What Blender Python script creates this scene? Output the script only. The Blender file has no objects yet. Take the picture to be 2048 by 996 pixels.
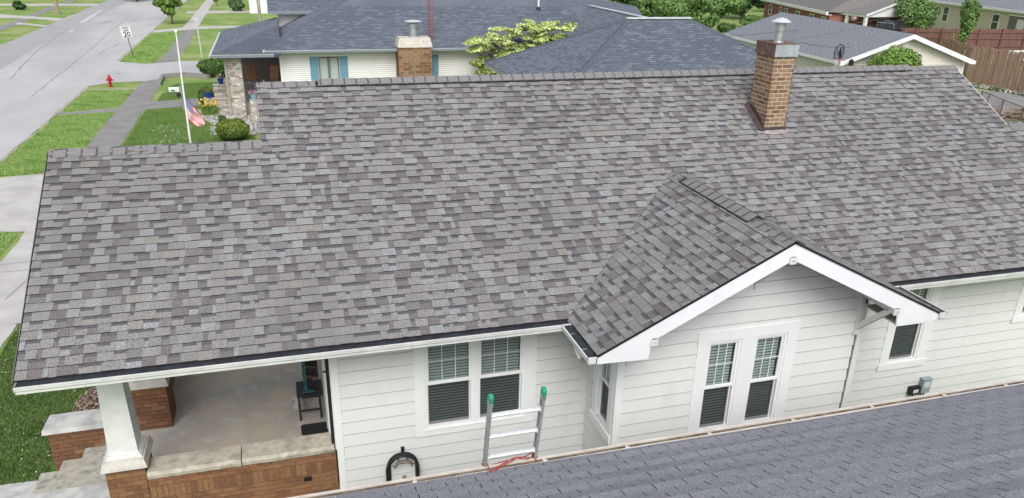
import bpy, math, random
import numpy as np
from mathutils import Vector, Matrix
rnd = random.Random(7)
rad = math.radians
# ------------------------------------------------------------------ camera, sky, sun, exposure
SC = bpy.context.scene
CAMP = np.array([3.351, -9.4247, 4.9578]); CROT = (1.1589, -0.0216, -0.2868)
FPX, CX, CY = 1564.57, 1029.65, 565.24
cam = bpy.data.cameras.new('camera'); co = bpy.data.objects.new('camera', cam)
SC.collection.objects.link(co); SC.camera = co
co.location = CAMP; co.rotation_euler = CROT
cam.sensor_width = 36; cam.lens = FPX / 2048 * 36
cam.shift_x = (1024 - CX) / 2048; cam.shift_y = (CY - 498) / 2048
cam.clip_start = .05; cam.clip_end = 3000
SUN_EL, SUN_AZ = rad(46), rad(192)
w = bpy.data.worlds.new('World'); SC.world = w; w.use_nodes = True
nt = w.node_tree; nt.nodes.clear()
sky = nt.nodes.new('ShaderNodeTexSky'); sky.sky_type = 'NISHITA'; sky.sun_disc = False
sky.sun_elevation = SUN_EL; sky.sun_rotation = SUN_AZ; sky.air_density = 1.0; sky.dust_density = 4.0; sky.ozone_density = 1.0
hs = nt.nodes.new('ShaderNodeHueSaturation'); hs.inputs['Saturation'].default_value = .38
bg = nt.nodes.new('ShaderNodeBackground'); bg.inputs[1].default_value = .15
wo = nt.nodes.new('ShaderNodeOutputWorld')
nt.links.new(sky.outputs[0], hs.inputs['Color']); nt.links.new(hs.outputs[0], bg.inputs[0]); nt.links.new(bg.outputs[0], wo.inputs[0])
sl = bpy.data.lights.new('sun', 'SUN'); sl.energy = 1.3; sl.angle = rad(32); sl.color = (1, .985, .965)
so = bpy.data.objects.new('sun', sl); SC.collection.objects.link(so)
# direction towards the sun: azimuth measured from +Y clockwise
sd = Vector((math.sin(SUN_AZ) * math.cos(SUN_EL), math.cos(SUN_AZ) * math.cos(SUN_EL), math.sin(SUN_EL)))
so.rotation_euler = sd.to_track_quat('Z', 'Y').to_euler(); so.location = (0, -20, 30)
SC.view_settings.view_transform = 'Standard'; SC.view_settings.look = 'None'
SC.view_settings.exposure = 0.25; SC.view_settings.gamma = 1

# ------------------------------------------------------------------ helpers
_R = np.array(Matrix.Rotation(CROT[2], 3, 'Z') @ Matrix.Rotation(CROT[1], 3, 'Y') @ Matrix.Rotation(CROT[0], 3, 'X'))
def onp(u, v, ax, val):
    "world point where the photo's line of sight through (u, v) meets the plane axis=val"
    d = _R @ np.array([(u - CX) / FPX, -(v - CY) / FPX, -1.0])
    return CAMP + d * (val - CAMP[ax]) / d[ax]
G = -3.5
def onf(u, v, O, a, b):
    'where that line of sight meets the upright plane through O spanned by a; returns distance along a and height'
    n_ = np.cross(a, np.array([0, 0, 1.0])); d = _R @ np.array([(u - CX) / FPX, -(v - CY) / FPX, -1.0]); p = CAMP + d * ((O - CAMP) @ n_) / (d @ n_)
    return float((p - O) @ a), float(p[2])
def gr(u, v, z=G):
    p = onp(u, v, 2, z); return (float(p[0]), float(p[1]))
def V(*a): return np.array(a, float)
MATS = {}
def mat(name, col, rough=.8, col2=None, scale=8, detail=4, lo=.35, hi=.65, bump=0, bscale=60, metal=0, spec=.3,
        col3=None, scale3=1.2, lo3=.5, hi3=.7, f3=.6, stretch=None, kind='NOISE', dist=0.01):
    m = bpy.data.materials.new(name); m.use_nodes = True; MATS[name] = m
    n, l = m.node_tree.nodes, m.node_tree.links
    b = n['Principled BSDF']; b.inputs['Roughness'].default_value = rough; b.inputs['Metallic'].default_value = metal
    b.inputs['Specular IOR Level'].default_value = spec
    c = (*col, 1); b.inputs['Base Color'].default_value = c
    tc = n.new('ShaderNodeNewGeometry'); src = tc.outputs['Position']
    if stretch:
        mp = n.new('ShaderNodeMapping'); mp.inputs['Scale'].default_value = stretch; l.new(src, mp.inputs[0]); src = mp.outputs[0]
    def noise(s, d=4):
        t = n.new('ShaderNodeTexNoise'); t.inputs['Scale'].default_value = s; t.inputs['Detail'].default_value = d
        l.new(src, t.inputs['Vector']); return t.outputs['Fac']
    def ramp(f, a, b_):
        r = n.new('ShaderNodeMapRange'); r.inputs[1].default_value = a; r.inputs[2].default_value = b_; l.new(f, r.inputs[0]); return r.outputs[0]
    def mix(f, a, b_, k=1):
        x = n.new('ShaderNodeMix'); x.data_type = 'RGBA'
        if k != 1:
            q = n.new('ShaderNodeMath'); q.operation = 'MULTIPLY'; q.inputs[1].default_value = k; l.new(f, q.inputs[0]); f = q.outputs[0]
        l.new(f, x.inputs[0])
        for i, v in ((6, a), (7, b_)):
            if isinstance(v, tuple): x.inputs[i].default_value = v
            else: l.new(v, x.inputs[i])
        return x.outputs[2]
    cur = c
    if col2: cur = mix(ramp(noise(scale, detail), lo, hi), cur, (*col2, 1))
    if col3: cur = mix(ramp(noise(scale3, 5), lo3, hi3), cur, (*col3, 1), f3)
    if not isinstance(cur, tuple): l.new(cur, b.inputs['Base Color'])
    if bump:
        bp = n.new('ShaderNodeBump'); bp.inputs['Strength'].default_value = bump; bp.inputs['Distance'].default_value = dist
        l.new(noise(bscale, 3), bp.inputs['Height']); l.new(bp.outputs[0], b.inputs['Normal'])
    return m
class MB:
    def __init__(s): s.v = []; s.f = []; s.m = []; s.ms = []
    def mi(s, m):
        if m not in s.ms: s.ms.append(m)
        return s.ms.index(m)
    def add(s, vs, fs, m=None):
        k = len(s.v); s.v += [tuple(float(c) for c in p) for p in vs]; mi = s.mi(m)
        for f in fs: s.f.append(tuple(i + k for i in f)); s.m.append(mi)
        return s
    def poly(s, vs, m=None): return s.add(vs, [tuple(range(len(vs)))], m)
    def hexa(s, p, m=None):      # 8 points: bottom 4 ccw then top 4
        return s.add(p, [(3, 2, 1, 0), (4, 5, 6, 7), (0, 1, 5, 4), (1, 2, 6, 5), (2, 3, 7, 6), (3, 0, 4, 7)], m)
    def box(s, x0, x1, y0, y1, z0, z1, m=None):
        return s.hexa([(x0, y0, z0), (x1, y0, z0), (x1, y1, z0), (x0, y1, z0), (x0, y0, z1), (x1, y0, z1), (x1, y1, z1), (x0, y1, z1)], m)
    def fbox(s, F, a0, a1, b0, b1, c0, c1, m=None):   # box in a frame function F(a,b,c)
        return s.hexa([F(a0, b0, c0), F(a1, b0, c0), F(a1, b1, c0), F(a0, b1, c0), F(a0, b0, c1), F(a1, b0, c1), F(a1, b1, c1), F(a0, b1, c1)], m)
    def prism(s, pts, F, h0, h1, m=None):  # polygon in plane, extruded
        n = len(pts)
        vs = [F(*p, h0) for p in pts] + [F(*p, h1) for p in pts]
        return s.add(vs, [tuple(range(n))[::-1], tuple(range(n, 2 * n))] + [(i, (i + 1) % n, (i + 1) % n + n, i + n) for i in range(n)], m)
    def bar(s, a, b, wd, ht=None, m=None, up=(0, 0, 1), w2=None, h2=None):
        a = V(*a); b = V(*b); ht = ht or wd; d = b - a; d /= np.linalg.norm(d); u = V(*up)
        if abs(d @ u) > .99: u = V(0, 1, 0)
        r = np.cross(d, u); r /= np.linalg.norm(r); u = np.cross(r, d)
        w2 = w2 or wd; h2 = h2 or ht
        P = []
        for c, W, H in ((a, wd, ht), (b, w2, h2)):
            P += [c - r * W / 2 - u * H / 2, c + r * W / 2 - u * H / 2, c + r * W / 2 + u * H / 2, c - r * W / 2 + u * H / 2]
        return s.hexa(P, m)
    def tube(s, pts, r, m=None, n=8, cap=True):
        pts = [V(*p) for p in pts]; rs = r if hasattr(r, '__len__') else [r] * len(pts); vs = []
        pu = None
        for i, p in enumerate(pts):
            d = pts[min(i + 1, len(pts) - 1)] - pts[max(i - 1, 0)]; d /= np.linalg.norm(d) + 1e-12
            u = pu if pu is not None else (V(0, 0, 1) if abs(d[2]) < .9 else V(1, 0, 0))
            u = u - d * (u @ d); u /= np.linalg.norm(u); pu = u; q = np.cross(d, u)
            for k in range(n):
                t = 2 * math.pi * k / n; vs.append(p + rs[i] * (u * math.cos(t) + q * math.sin(t)))
        fs = [(i * n + k, i * n + (k + 1) % n, (i + 1) * n + (k + 1) % n, (i + 1) * n + k) for i in range(len(pts) - 1) for k in range(n)]
        if cap: fs += [tuple(range(n))[::-1], tuple((len(pts) - 1) * n + k for k in range(n))]
        return s.add(vs, fs, m)
    def lathe(s, c, prof, m=None, n=16, sx=1, sy=1):
        c = V(*c); vs = [c + V(r * sx * math.cos(2 * math.pi * k / n), r * sy * math.sin(2 * math.pi * k / n), z) for r, z in prof for k in range(n)]
        fs = [(i * n + k, i * n + (k + 1) % n, (i + 1) * n + (k + 1) % n, (i + 1) * n + k) for i in range(len(prof) - 1) for k in range(n)]
        fs += [tuple(range(n))[::-1], tuple((len(prof) - 1) * n + k for k in range(n))]
        return s.add(vs, fs, m)
    def build(s, name, parent=None, smooth=False, kind=None, origin=None):
        me = bpy.data.meshes.new(name); me.from_pydata(s.v, [], s.f)
        for m in s.ms: me.materials.append(MATS[m] if m else None)
        me.polygons.foreach_set('material_index', s.m)
        if smooth: me.polygons.foreach_set('use_smooth', [True] * len(s.f))
        me.update()
        return link(name, me, parent, kind)
def wpos(o):
    p = V(*o.location)
    while o.parent: o = o.parent; p = p + V(*o.location)
    return p
def link(name, me, parent=None, kind=None):
    o = bpy.data.objects.new(name, me); SC.collection.objects.link(o)
    if parent: o.parent = parent; o.location = -wpos(parent)
    if kind: o['kind'] = kind
    return o
def thing(name, label, cat, loc, group=None):
    o = bpy.data.objects.new(name, None); SC.collection.objects.link(o); o.location = loc; o.empty_display_size = .2
    o['label'] = label; o['category'] = cat
    if group: o['group'] = group
    return o
def tag(o, label, cat, group=None):
    o['label'] = label; o['category'] = cat
    if group: o['group'] = group
    return o
def struct(o): o['kind'] = 'structure'; return o
def quads(name, P, N, size, mats, parent=None, kind=None, aspect=1.6, seed=1, smooth=False, mprob=None):
    "many small leaf quads: centres P, rough normals N"
    r = np.random.RandomState(seed); n = len(P)
    N = N + r.normal(0, .45, (n, 3)); N /= np.linalg.norm(N, axis=1)[:, None] + 1e-9
    T = np.cross(N, r.normal(0, 1, (n, 3))); T /= np.linalg.norm(T, axis=1)[:, None] + 1e-9; B = np.cross(N, T)
    s = (size * r.uniform(.6, 1.3, n))[:, None]
    a = T * s * aspect / 2; b = B * s / 2
    vs = np.stack([P - a, P + b * .9 - a * .1, P + a, P - b * .9 - a * .1], 1).reshape(-1, 3)
    me = bpy.data.meshes.new(name); me.vertices.add(4 * n); me.vertices.foreach_set('co', vs.ravel().astype(np.float32))
    me.loops.add(4 * n); me.loops.foreach_set('vertex_index', np.arange(4 * n, dtype=np.int32))
    me.polygons.add(n); me.polygons.foreach_set('loop_start', np.arange(0, 4 * n, 4, dtype=np.int32)); me.polygons.foreach_set('loop_total', np.full(n, 4, dtype=np.int32))
    for m in mats: me.materials.append(MATS[m])
    me.polygons.foreach_set('material_index', r.choice(len(mats), n, p=mprob).astype(np.int32))
    me.update(calc_edges=True); me.validate()
    return link(name, me, parent, kind)
def blob_points(centres, radii, n, seed=1, shell=.55):
    r = np.random.RandomState(seed); C = np.array(centres, float); Rr = np.array(radii, float)
    if Rr.ndim == 1: Rr = np.repeat(Rr[:, None], 3, 1)
    vol = Rr.prod(1) ** (2 / 3); k = r.choice(len(C), n, p=vol / vol.sum())
    d = r.normal(0, 1, (n, 3)); d /= np.linalg.norm(d, axis=1)[:, None]
    q = shell + (1 - shell) * r.rand(n) ** .6
    return C[k] + d * Rr[k] * q[:, None], d
def clip(poly, a, b, c):   # keep a*x+b*y<=c
    out = []
    for i in range(len(poly)):
        p, q = poly[i], poly[(i + 1) % len(poly)]; dp = a * p[0] + b * p[1] - c; dq = a * q[0] + b * q[1] - c
        if dp <= 1e-9: out.append(p)
        if dp * dq < -1e-12:
            t = dp / (dp - dq); out.append((p[0] + t * (q[0] - p[0]), p[1] + t * (q[1] - p[1])))
    return out if len(out) > 2 else []

# ------------------------------------------------------------------ materials
K = 1.0
def g(v, t=(1, 1, 1)): return tuple(v * c for c in t)
# laminated shingle colours, granule-speckled
SH = {'shingle grey': (.228, .223, .224), 'shingle mid grey': (.250, .245, .246), 'shingle taupe': (.252, .240, .228), 'shingle plum': (.162, .149, .154),
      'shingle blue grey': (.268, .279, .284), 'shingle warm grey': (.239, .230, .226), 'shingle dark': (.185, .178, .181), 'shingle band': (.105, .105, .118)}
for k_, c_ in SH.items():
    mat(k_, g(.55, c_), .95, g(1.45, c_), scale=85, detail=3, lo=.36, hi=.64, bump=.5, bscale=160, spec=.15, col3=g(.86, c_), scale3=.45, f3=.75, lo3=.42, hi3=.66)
SHP = ['shingle grey'] * 9 + ['shingle mid grey'] * 8 + ['shingle taupe'] * 3 + ['shingle plum'] * 3 + ['shingle blue grey'] * 5 + ['shingle warm grey'] * 5 + ['shingle dark'] * 3
mat('shingle cap', (.15, .145, .15), .95, (.29, .28, .28), scale=95, lo=.36, hi=.64, bump=.4, bscale=160, spec=.15)
mat('underlay', (.035, .035, .04), .95)
mat('near shingle', (.155, .16, .185), .95, (.39, .40, .44), scale=75, lo=.34, hi=.66, bump=.4, bscale=120, spec=.15, col3=(.22, .215, .225), scale3=.9, f3=.4, stretch=(1, 1, 1))
mat('slate shingle', (.105, .124, .158), .93, (.158, .182, .226), scale=14, lo=.35, hi=.65, spec=.15, col3=(.095, .112, .145), scale3=.35, f3=.6, lo3=.42, hi3=.65)
mat('slate shingle light', (.13, .15, .188), .93, (.195, .22, .262), scale=14, lo=.35, hi=.65, spec=.15)
mat('slate shingle dark', (.09, .106, .135), .93, (.135, .154, .19), scale=14, lo=.35, hi=.65, spec=.15)
mat('garage shingle', (.205, .22, .25), .93, (.28, .30, .335), scale=10, spec=.15)
mat('brown shingle', (.17, .16, .16), .93, (.23, .22, .22), scale=10, spec=.15)
mat('white siding', (.675, .68, .682), .45, (.72, .725, .725), scale=1.3, lo=.3, hi=.7, bump=.05, bscale=9, spec=.4, col3=(.56, .565, .55), scale3=2.6, lo3=.55, hi3=.85, f3=.6, stretch=(1, 1, .45))
mat('white trim', (.80, .81, .82), .4, (.77, .785, .79), scale=3, spec=.4)
mat('fascia white', (.80, .82, .86), .45, (.76, .78, .80), scale=5, spec=.4)
mat('soffit cream', (.60, .60, .55), .6)
mat('gutter white', (.74, .75, .745), .3, (.64, .655, .645), scale=4, spec=.5, col3=(.50, .50, .47), scale3=5, lo3=.6, hi3=.75, f3=.6)
mat('gutter seal', (.025, .028, .035), .5, (.045, .05, .06), scale=12)
mat('gutter dirt', (.15, .115, .085), .9, (.30, .25, .20), scale=8)
mat('almond gutter', (.70, .66, .60), .4, (.58, .52, .45), scale=6)
mat('dark gap', (.012, .012, .013), .9)
mat('black metal', (.02, .02, .022), .5)
mat('black rubber', (.016, .017, .019), .55, (.03, .032, .035), scale=30)
mat('brick orange', (.215, .105, .055), .9, (.29, .15, .08), scale=30, bump=.5, bscale=60, col3=(.17, .075, .04), scale3=3, f3=.6)
mat('brick brown', (.15, .075, .043), .9, (.21, .108, .06), scale=30, bump=.5, bscale=60)
mat('brick ochre', (.27, .165, .08), .9, (.21, .115, .058), scale=30, bump=.5, bscale=60)
mat('brick dark', (.12, .062, .04), .9, (.19, .095, .055), scale=30, bump=.5, bscale=60)
mat('mortar orange', (.19, .105, .06), .95, (.25, .15, .09), scale=20)
mat('mortar pale', (.40, .33, .25), .95, (.50, .43, .34), scale=20)
mat('chimney brick', (.22, .145, .09), .9, (.32, .215, .135), scale=22, bump=.5, bscale=50, col3=(.10, .07, .05), scale3=5, lo3=.52, hi3=.66, f3=.7)
mat('chimney brick rust', (.15, .075, .05), .9, (.24, .13, .085), scale=22, bump=.5, bscale=50, col3=(.09, .06, .05), scale3=5, lo3=.5, hi3=.66, f3=.6)
mat('limestone', (.40, .37, .31), .85, (.52, .48, .41), scale=11, detail=8, bump=.6, bscale=25, col3=(.24, .225, .195), scale3=4.5, lo3=.5, hi3=.68, f3=.7)
mat('limestone pale', (.52, .50, .46), .8, (.62, .60, .56), scale=9, bump=.4, bscale=25, col3=(.38, .36, .32), scale3=6, lo3=.52, hi3=.7, f3=.5)
mat('concrete cap', (.42, .43, .43), .85, (.58, .58, .56), scale=5, bump=.4, bscale=30, col3=(.27, .28, .29), scale3=4, f3=.6)
mat('step concrete', (.36, .35, .30), .9, (.48, .46, .40), scale=8, bump=.7, bscale=22, col3=(.18, .175, .16), scale3=6, lo3=.52, hi3=.68, f3=.7)
mat('porch floor', (.60, .52, .42), .7, (.47, .44, .41), scale=1.6, detail=8, lo=.38, hi=.62, bump=.3, bscale=20, col3=(.64, .63, .64), scale3=4.5, lo3=.54, hi3=.68, f3=.6, spec=.3)
mat('asphalt', (.42, .42, .43), .9, (.50, .50, .505), scale=.55, detail=10, lo=.3, hi=.7, bump=.2, bscale=30, col3=(.34, .34, .35), scale3=.12, f3=.7, lo3=.48, hi3=.62, stretch=(1, .35, 1))
mat('asphalt edge', (.34, .34, .35), .9, (.39, .39, .40), scale=1.2, detail=8, bump=.2, bscale=30)
mat('tar crack', (.27, .27, .28), .9)
mat('patch', (.55, .55, .555), .9, (.48, .48, .48), scale=1)
mat('old pavement', (.225, .22, .22), .9, (.29, .285, .28), scale=1.5, detail=10, bump=.3, bscale=20, col3=(.22, .22, .22), scale3=3, f3=.5, lo3=.5, hi3=.7)
mat('light concrete', (.46, .445, .43), .9, (.54, .53, .51), scale=1.5, detail=8, bump=.2, bscale=20, col3=(.36, .35, .34), scale3=.8, f3=.5, lo3=.5, hi3=.7)
mat('dry earth', (.33, .31, .24), .95, (.42, .40, .33), scale=6, detail=6, bump=.4, bscale=20)
mat('lawn', (.155, .26, .065), .95, (.24, .345, .10), scale=1.7, detail=9, lo=.3, hi=.7, bump=.9, bscale=18, dist=.04, col3=(.36, .39, .18), scale3=.35, f3=.75, lo3=.45, hi3=.65, spec=.1)
mat('lawn deep', (.075, .14, .03), .95, (.13, .21, .05), scale=3, detail=9, lo=.3, hi=.7, bump=.9, bscale=18, dist=.04, spec=.1, col3=(.125, .19, .05), scale3=.5, f3=.6)
mat('grass blade a', (.085, .16, .038), .8); mat('grass blade b', (.135, .22, .055), .8); mat('grass blade c', (.18, .225, .085), .8); mat('bright blade a', (.19, .34, .08), .8); mat('bright blade b', (.30, .46, .13), .8); mat('bright blade c', (.44, .52, .23), .8)
mat('clover', (.72, .72, .66), .8)
mat('stone gravel', (.48, .46, .43), .9, (.62, .60, .57), scale=9, lo=.4, hi=.6, bump=1, bscale=12, dist=.05)
mat('mulch chip', (.22, .15, .105), .95, (.33, .25, .2), scale=40); mat('mulch chip b', (.12, .08, .06), .95); mat('mulch chip c', (.38, .31, .26), .95)
def leaf(n, c): mat(n, c, .6, g(1.35, c), scale=3, spec=.3)
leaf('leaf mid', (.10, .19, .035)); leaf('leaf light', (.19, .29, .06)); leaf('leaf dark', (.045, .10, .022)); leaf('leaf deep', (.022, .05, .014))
leaf('leaf far', (.10, .17, .055)); leaf('leaf far light', (.17, .26, .08)); leaf('leaf far dark', (.05, .10, .035)); leaf('leaf blue', (.07, .13, .065))
leaf('dogwood pale', (.60, .64, .30)); leaf('dogwood green', (.22, .33, .07)); leaf('dogwood mid', (.36, .44, .13))
leaf('box light', (.17, .22, .035)); leaf('box mid', (.08, .125, .022)); leaf('bronze leaf', (.20, .15, .04))
mat('lily yellow', (.75, .52, .02), .6); mat('petal pink', (.55, .12, .30), .6); mat('petal violet', (.26, .14, .42), .6); mat('petal white', (.8, .78, .75), .6); mat('petal red', (.5, .03, .05), .6)
mat('petal blush', (.72, .45, .45), .6)
mat('bark', (.16, .13, .10), .95, (.24, .2, .16), scale=12, bump=.6, bscale=30)
mat('pole wood', (.38, .31, .23), .9, (.27, .21, .15), scale=8, stretch=(1, 1, .15))
mat('pole grey', (.36, .35, .30), .9, (.27, .26, .23), scale=8, stretch=(1, 1, .15))
mat('vinyl white', (.74, .735, .73), .5, (.70, .70, .69), scale=2)
mat('beige siding', (.70, .66, .60), .5, (.67, .63, .57), scale=2)
mat('blue shutter', (.12, .26, .36), .6, (.15, .30, .40), scale=5)
mat('brown frame', (.18, .15, .14), .6)
mat('curtain', (.78, .84, .84), .8, (.6, .68, .68), scale=9, stretch=(4, 4, .1))
mat('fascia grey', (.20, .23, .26), .5)
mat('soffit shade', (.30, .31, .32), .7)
for n_, c_ in (('stone block tan', (.42, .38, .33)), ('stone block grey', (.38, .37, .35)), ('stone block brown', (.27, .23, .20)), ('stone block pale', (.55, .53, .49)), ('stone block rose', (.40, .33, .29))):
    mat(n_, c_, .9, g(1.25, c_), scale=14, bump=.5, bscale=20)
mat('stone mortar', (.30, .275, .24), .95)
mat('chair wood', (.34, .17, .10), .6, (.42, .22, .14), scale=8)
mat('wicker grey', (.38, .38, .35), .8); mat('cushion', (.40, .39, .33), .9, (.5, .49, .42), scale=6)
mat('teak floor', (.33, .32, .31), .8)
mat('pot blue', (.015, .045, .30), .2); mat('pot teal', (.12, .42, .48), .4, (.3, .5, .5), scale=20)
mat('hydrant red', (.55, .02, .03), .4, (.42, .015, .02), scale=6)
mat('sign white', (.80, .80, .80), .4); mat('sign black', (.02, .02, .02), .5); mat('post steel', (.10, .12, .10), .6)
mat('pole white', (.78, .79, .80), .4); mat('flag white', (.82, .80, .80), .8); mat('flag red', (.58, .02, .05), .8); mat('flag blue', (.015, .035, .17), .8)
mat('galvanised', (.55, .58, .60), .38, (.42, .46, .48), scale=9, metal=.75, spec=.5)
mat('galvanised flat', (.36, .41, .45), .5, (.46, .51, .54), scale=16, metal=.35)
mat('zinc pale', (.72, .78, .78), .4, (.62, .68, .68), scale=9, metal=.3)
mat('rusty sheet', (.20, .12, .10), .85, (.12, .075, .068), scale=9, bump=.3, bscale=40, col3=(.42, .30, .20), scale3=7, lo3=.6, hi3=.68, f3=.9)
mat('brown flashing', (.055, .04, .04), .45, (.08, .057, .055), scale=8)
mat('flashing cement', (.24, .20, .21), .9, (.40, .37, .37), scale=14, bump=.6, bscale=30)
mat('cement crown', (.50, .46, .41), .9, (.60, .57, .52), scale=8, bump=.4, bscale=20, col3=(.36, .32, .28), scale3=5, f3=.5)
mat('tower red', (.30, .10, .09), .7)
mat('aluminium', (.80, .82, .83), .35, (.66, .68, .69), scale=25, metal=.35, spec=.5)
mat('aluminium rail', (.34, .36, .36), .42, (.5, .52, .52), scale=30, metal=.4)
mat('ladder cap green', (.02, .32, .19), .45); mat('rope red', (.48, .09, .09), .85, (.33, .05, .05), scale=60)
mat('brass', (.42, .31, .19), .45, (.3, .2, .12), scale=30, metal=.6)
mat('elec box', (.28, .34, .38), .45); mat('elec label', (.55, .62, .66), .5); mat('pvc grey', (.30, .33, .35), .5)
mat('table black', (.03, .03, .032), .5, (.055, .05, .048), scale=12); mat('decor teal', (.035, .12, .14), .6, (.06, .17, .18), scale=20); mat('decor roof', (.13, .08, .06), .8, (.07, .05, .04), scale=20)
mat('fur grey', (.36, .36, .37), .95, (.55, .55, .55), scale=30, bump=.6, bscale=50)
mat('doormat', (.025, .026, .03), .95, (.04, .042, .045), scale=40)
mat('picket tan', (.33, .21, .14), .9, (.43, .30, .22), scale=4, stretch=(3, 3, .3)); mat('picket brown', (.26, .155, .10), .9, (.37, .25, .18), scale=4, stretch=(3, 3, .3)); mat('picket grey', (.40, .31, .24), .9, (.30, .21, .16), scale=4, stretch=(3, 3, .3))
mat('fence maroon', (.155, .078, .068), .85, (.19, .10, .085), scale=4, stretch=(3, 3, .3))
mat('red brick wall', (.27, .105, .085), .9, (.34, .15, .12), scale=5)
mat('buff brick wall', (.52, .46, .37), .9, (.58, .52, .43), scale=3)
mat('window dark', (.03, .036, .04), .15, (.06, .07, .075), scale=1.5, spec=.6)
mat('car black', (.012, .013, .016), .2, spec=.6); mat('car glass', (.03, .035, .04), .08, spec=.7); mat('rust steel', (.16, .11, .09), .8, (.10, .08, .07), scale=20)
mat('scrap wood', (.33, .26, .19), .9, (.22, .17, .13), scale=6)
mat('wire', (.12, .12, .13), .7); mat('mail white', (.72, .76, .74), .5); mat('net white', (.7, .7, .7), .8)
mat('stain', (.40, .37, .32), .9)
def glass_mat(name, tint, alpha, rough=.03):
    m = bpy.data.materials.new(name); m.use_nodes = True; MATS[name] = m; n, l = m.node_tree.nodes, m.node_tree.links
    n.clear(); o = n.new('ShaderNodeOutputMaterial'); mx = n.new('ShaderNodeMixShader'); t = n.new('ShaderNodeBsdfTransparent'); t.inputs[0].default_value = (*tint, 1)
    gl = n.new('ShaderNodeBsdfGlossy'); gl.inputs['Roughness'].default_value = rough; gl.inputs[0].default_value = (.9, .95, .97, 1)
    fr = n.new('ShaderNodeLayerWeight'); fr.inputs[0].default_value = .5; pw_ = n.new('ShaderNodeMath'); pw_.operation = 'POWER'; pw_.inputs[1].default_value = 5; l.new(fr.outputs['Facing'], pw_.inputs[0])
    ad = n.new('ShaderNodeMath'); ad.operation = 'MULTIPLY_ADD'; ad.inputs[1].default_value = .9; ad.inputs[2].default_value = alpha + .035
    l.new(pw_.outputs[0], ad.inputs[0]); l.new(ad.outputs[0], mx.inputs[0]); l.new(t.outputs[0], mx.inputs[1]); l.new(gl.outputs[0], mx.inputs[2]); l.new(mx.outputs[0], o.inputs[0])
glass_mat('glass green', (.93, .955, .95), .03); glass_mat('clear sheet', (.93, .95, .95), .0)
def screen_mat():
    m = bpy.data.materials.new('insect screen'); m.use_nodes = True; MATS['insect screen'] = m; n, l = m.node_tree.nodes, m.node_tree.links
    n.clear(); o = n.new('ShaderNodeOutputMaterial'); mx = n.new('ShaderNodeMixShader'); t = n.new('ShaderNodeBsdfTransparent'); d = n.new('ShaderNodeBsdfDiffuse'); d.inputs[0].default_value = (.03, .032, .034, 1)
    mx.inputs[0].default_value = .30; l.new(t.outputs[0], mx.inputs[1]); l.new(d.outputs[0], mx.inputs[2]); l.new(mx.outputs[0], o.inputs[0])
screen_mat()
mat('blind white', (.36, .41, .40), .6)
mat('lap shadow backing', (.10, .10, .10), .9)  # dark wall backing, seen between boards as a painted-in shadow line

# ------------------------------------------------------------------ ground, road, pavements
def ragged(pts, step=.45, jit=.05, seed=3):
    r = random.Random(seed); out = []
    for i in range(len(pts)):
        a, b = pts[i], pts[(i + 1) % len(pts)]; L = math.dist(a, b); n = max(1, min(160, int(L / step)))
        nx, ny = -(b[1] - a[1]) / L, (b[0] - a[0]) / L; q = 0
        for k in range(n):
            t = k / n; q = .6 * q + r.uniform(-jit, jit)
            out.append((a[0] + (b[0] - a[0]) * t + nx * q, a[1] + (b[1] - a[1]) * t + ny * q))
    return out
def pave(name, pts, z, m, jit=.05, step=.45, thick=0, seed=3):
    p = ragged(pts, step, jit, seed); mb = MB()
    if thick: mb.prism(p, lambda x, y, h: V(x, y, h), z - thick, z, m)
    else: mb.poly([(x, y, z) for x, y in p], m)
    return struct(mb.build(name))
mb = MB(); n_ = 24; xs = [-900, -300, -80, -30, -10, 0, 10, 30, 80, 300, 900]; ys = [-300, -60, -10, 0, 20, 50, 100, 200, 500, 1600]
vs = [(x, y, G - .012) for y in ys for x in xs]; mb.add(vs, [(j * len(xs) + i, j * len(xs) + i + 1, (j + 1) * len(xs) + i + 1, (j + 1) * len(xs) + i) for j in range(len(ys) - 1) for i in range(len(xs) - 1)], 'lawn')
struct(mb.build('ground'))
# darker, well watered lawns near the houses
for pts in ([(-2.3, -6), (-2.3, 9.3), (-3.3, 9.6), (-3.3, 13.5), (3, 13.5), (12, 13), (12, -6)], [(-3.25, 22.5), (-3.25, 33.4), (-2.3, 35.2), (-.9, 35.6), (2.2, 35.6), (2.2, 22.5)], [(-3.0, 37.6), (-2.6, 43.2), (-.2, 43.6), (2, 38)]):
    pave('lawn', pts, G - .006, 'lawn deep', .12, seed=5)
pave('road', [(-7.4, -60), (-7.42, 44.2), (-7.2, 52.5), (-7.42, 75), (-7.35, 420), (-17.2, 420), (-17.4, 64.5), (-17.9, -60)], G, 'asphalt', .07, step=1.5)
pave('road_edge', [(-17.45, -60), (-17.3, 200), (-15.0, 200), (-14.6, 66), (-13.6, 47), (-14.9, 42), (-14.2, 30), (-14.5, -60)], G + .004, 'asphalt edge', .16, step=1.6, seed=8)
pave('side_road', [(-7.6, 42.9), (-6.2, 44.2), (-4.4, 44.4), (-3.4, 45.7), (4, 46), (30, 46), (30, 53.2), (-2.87, 53.0), (-5.4, 51.9), (-7.3, 53.2), (-8.6, 56), (-8.6, 41)], G + .005, 'asphalt', .06, seed=9)
mbc = MB()
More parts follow.
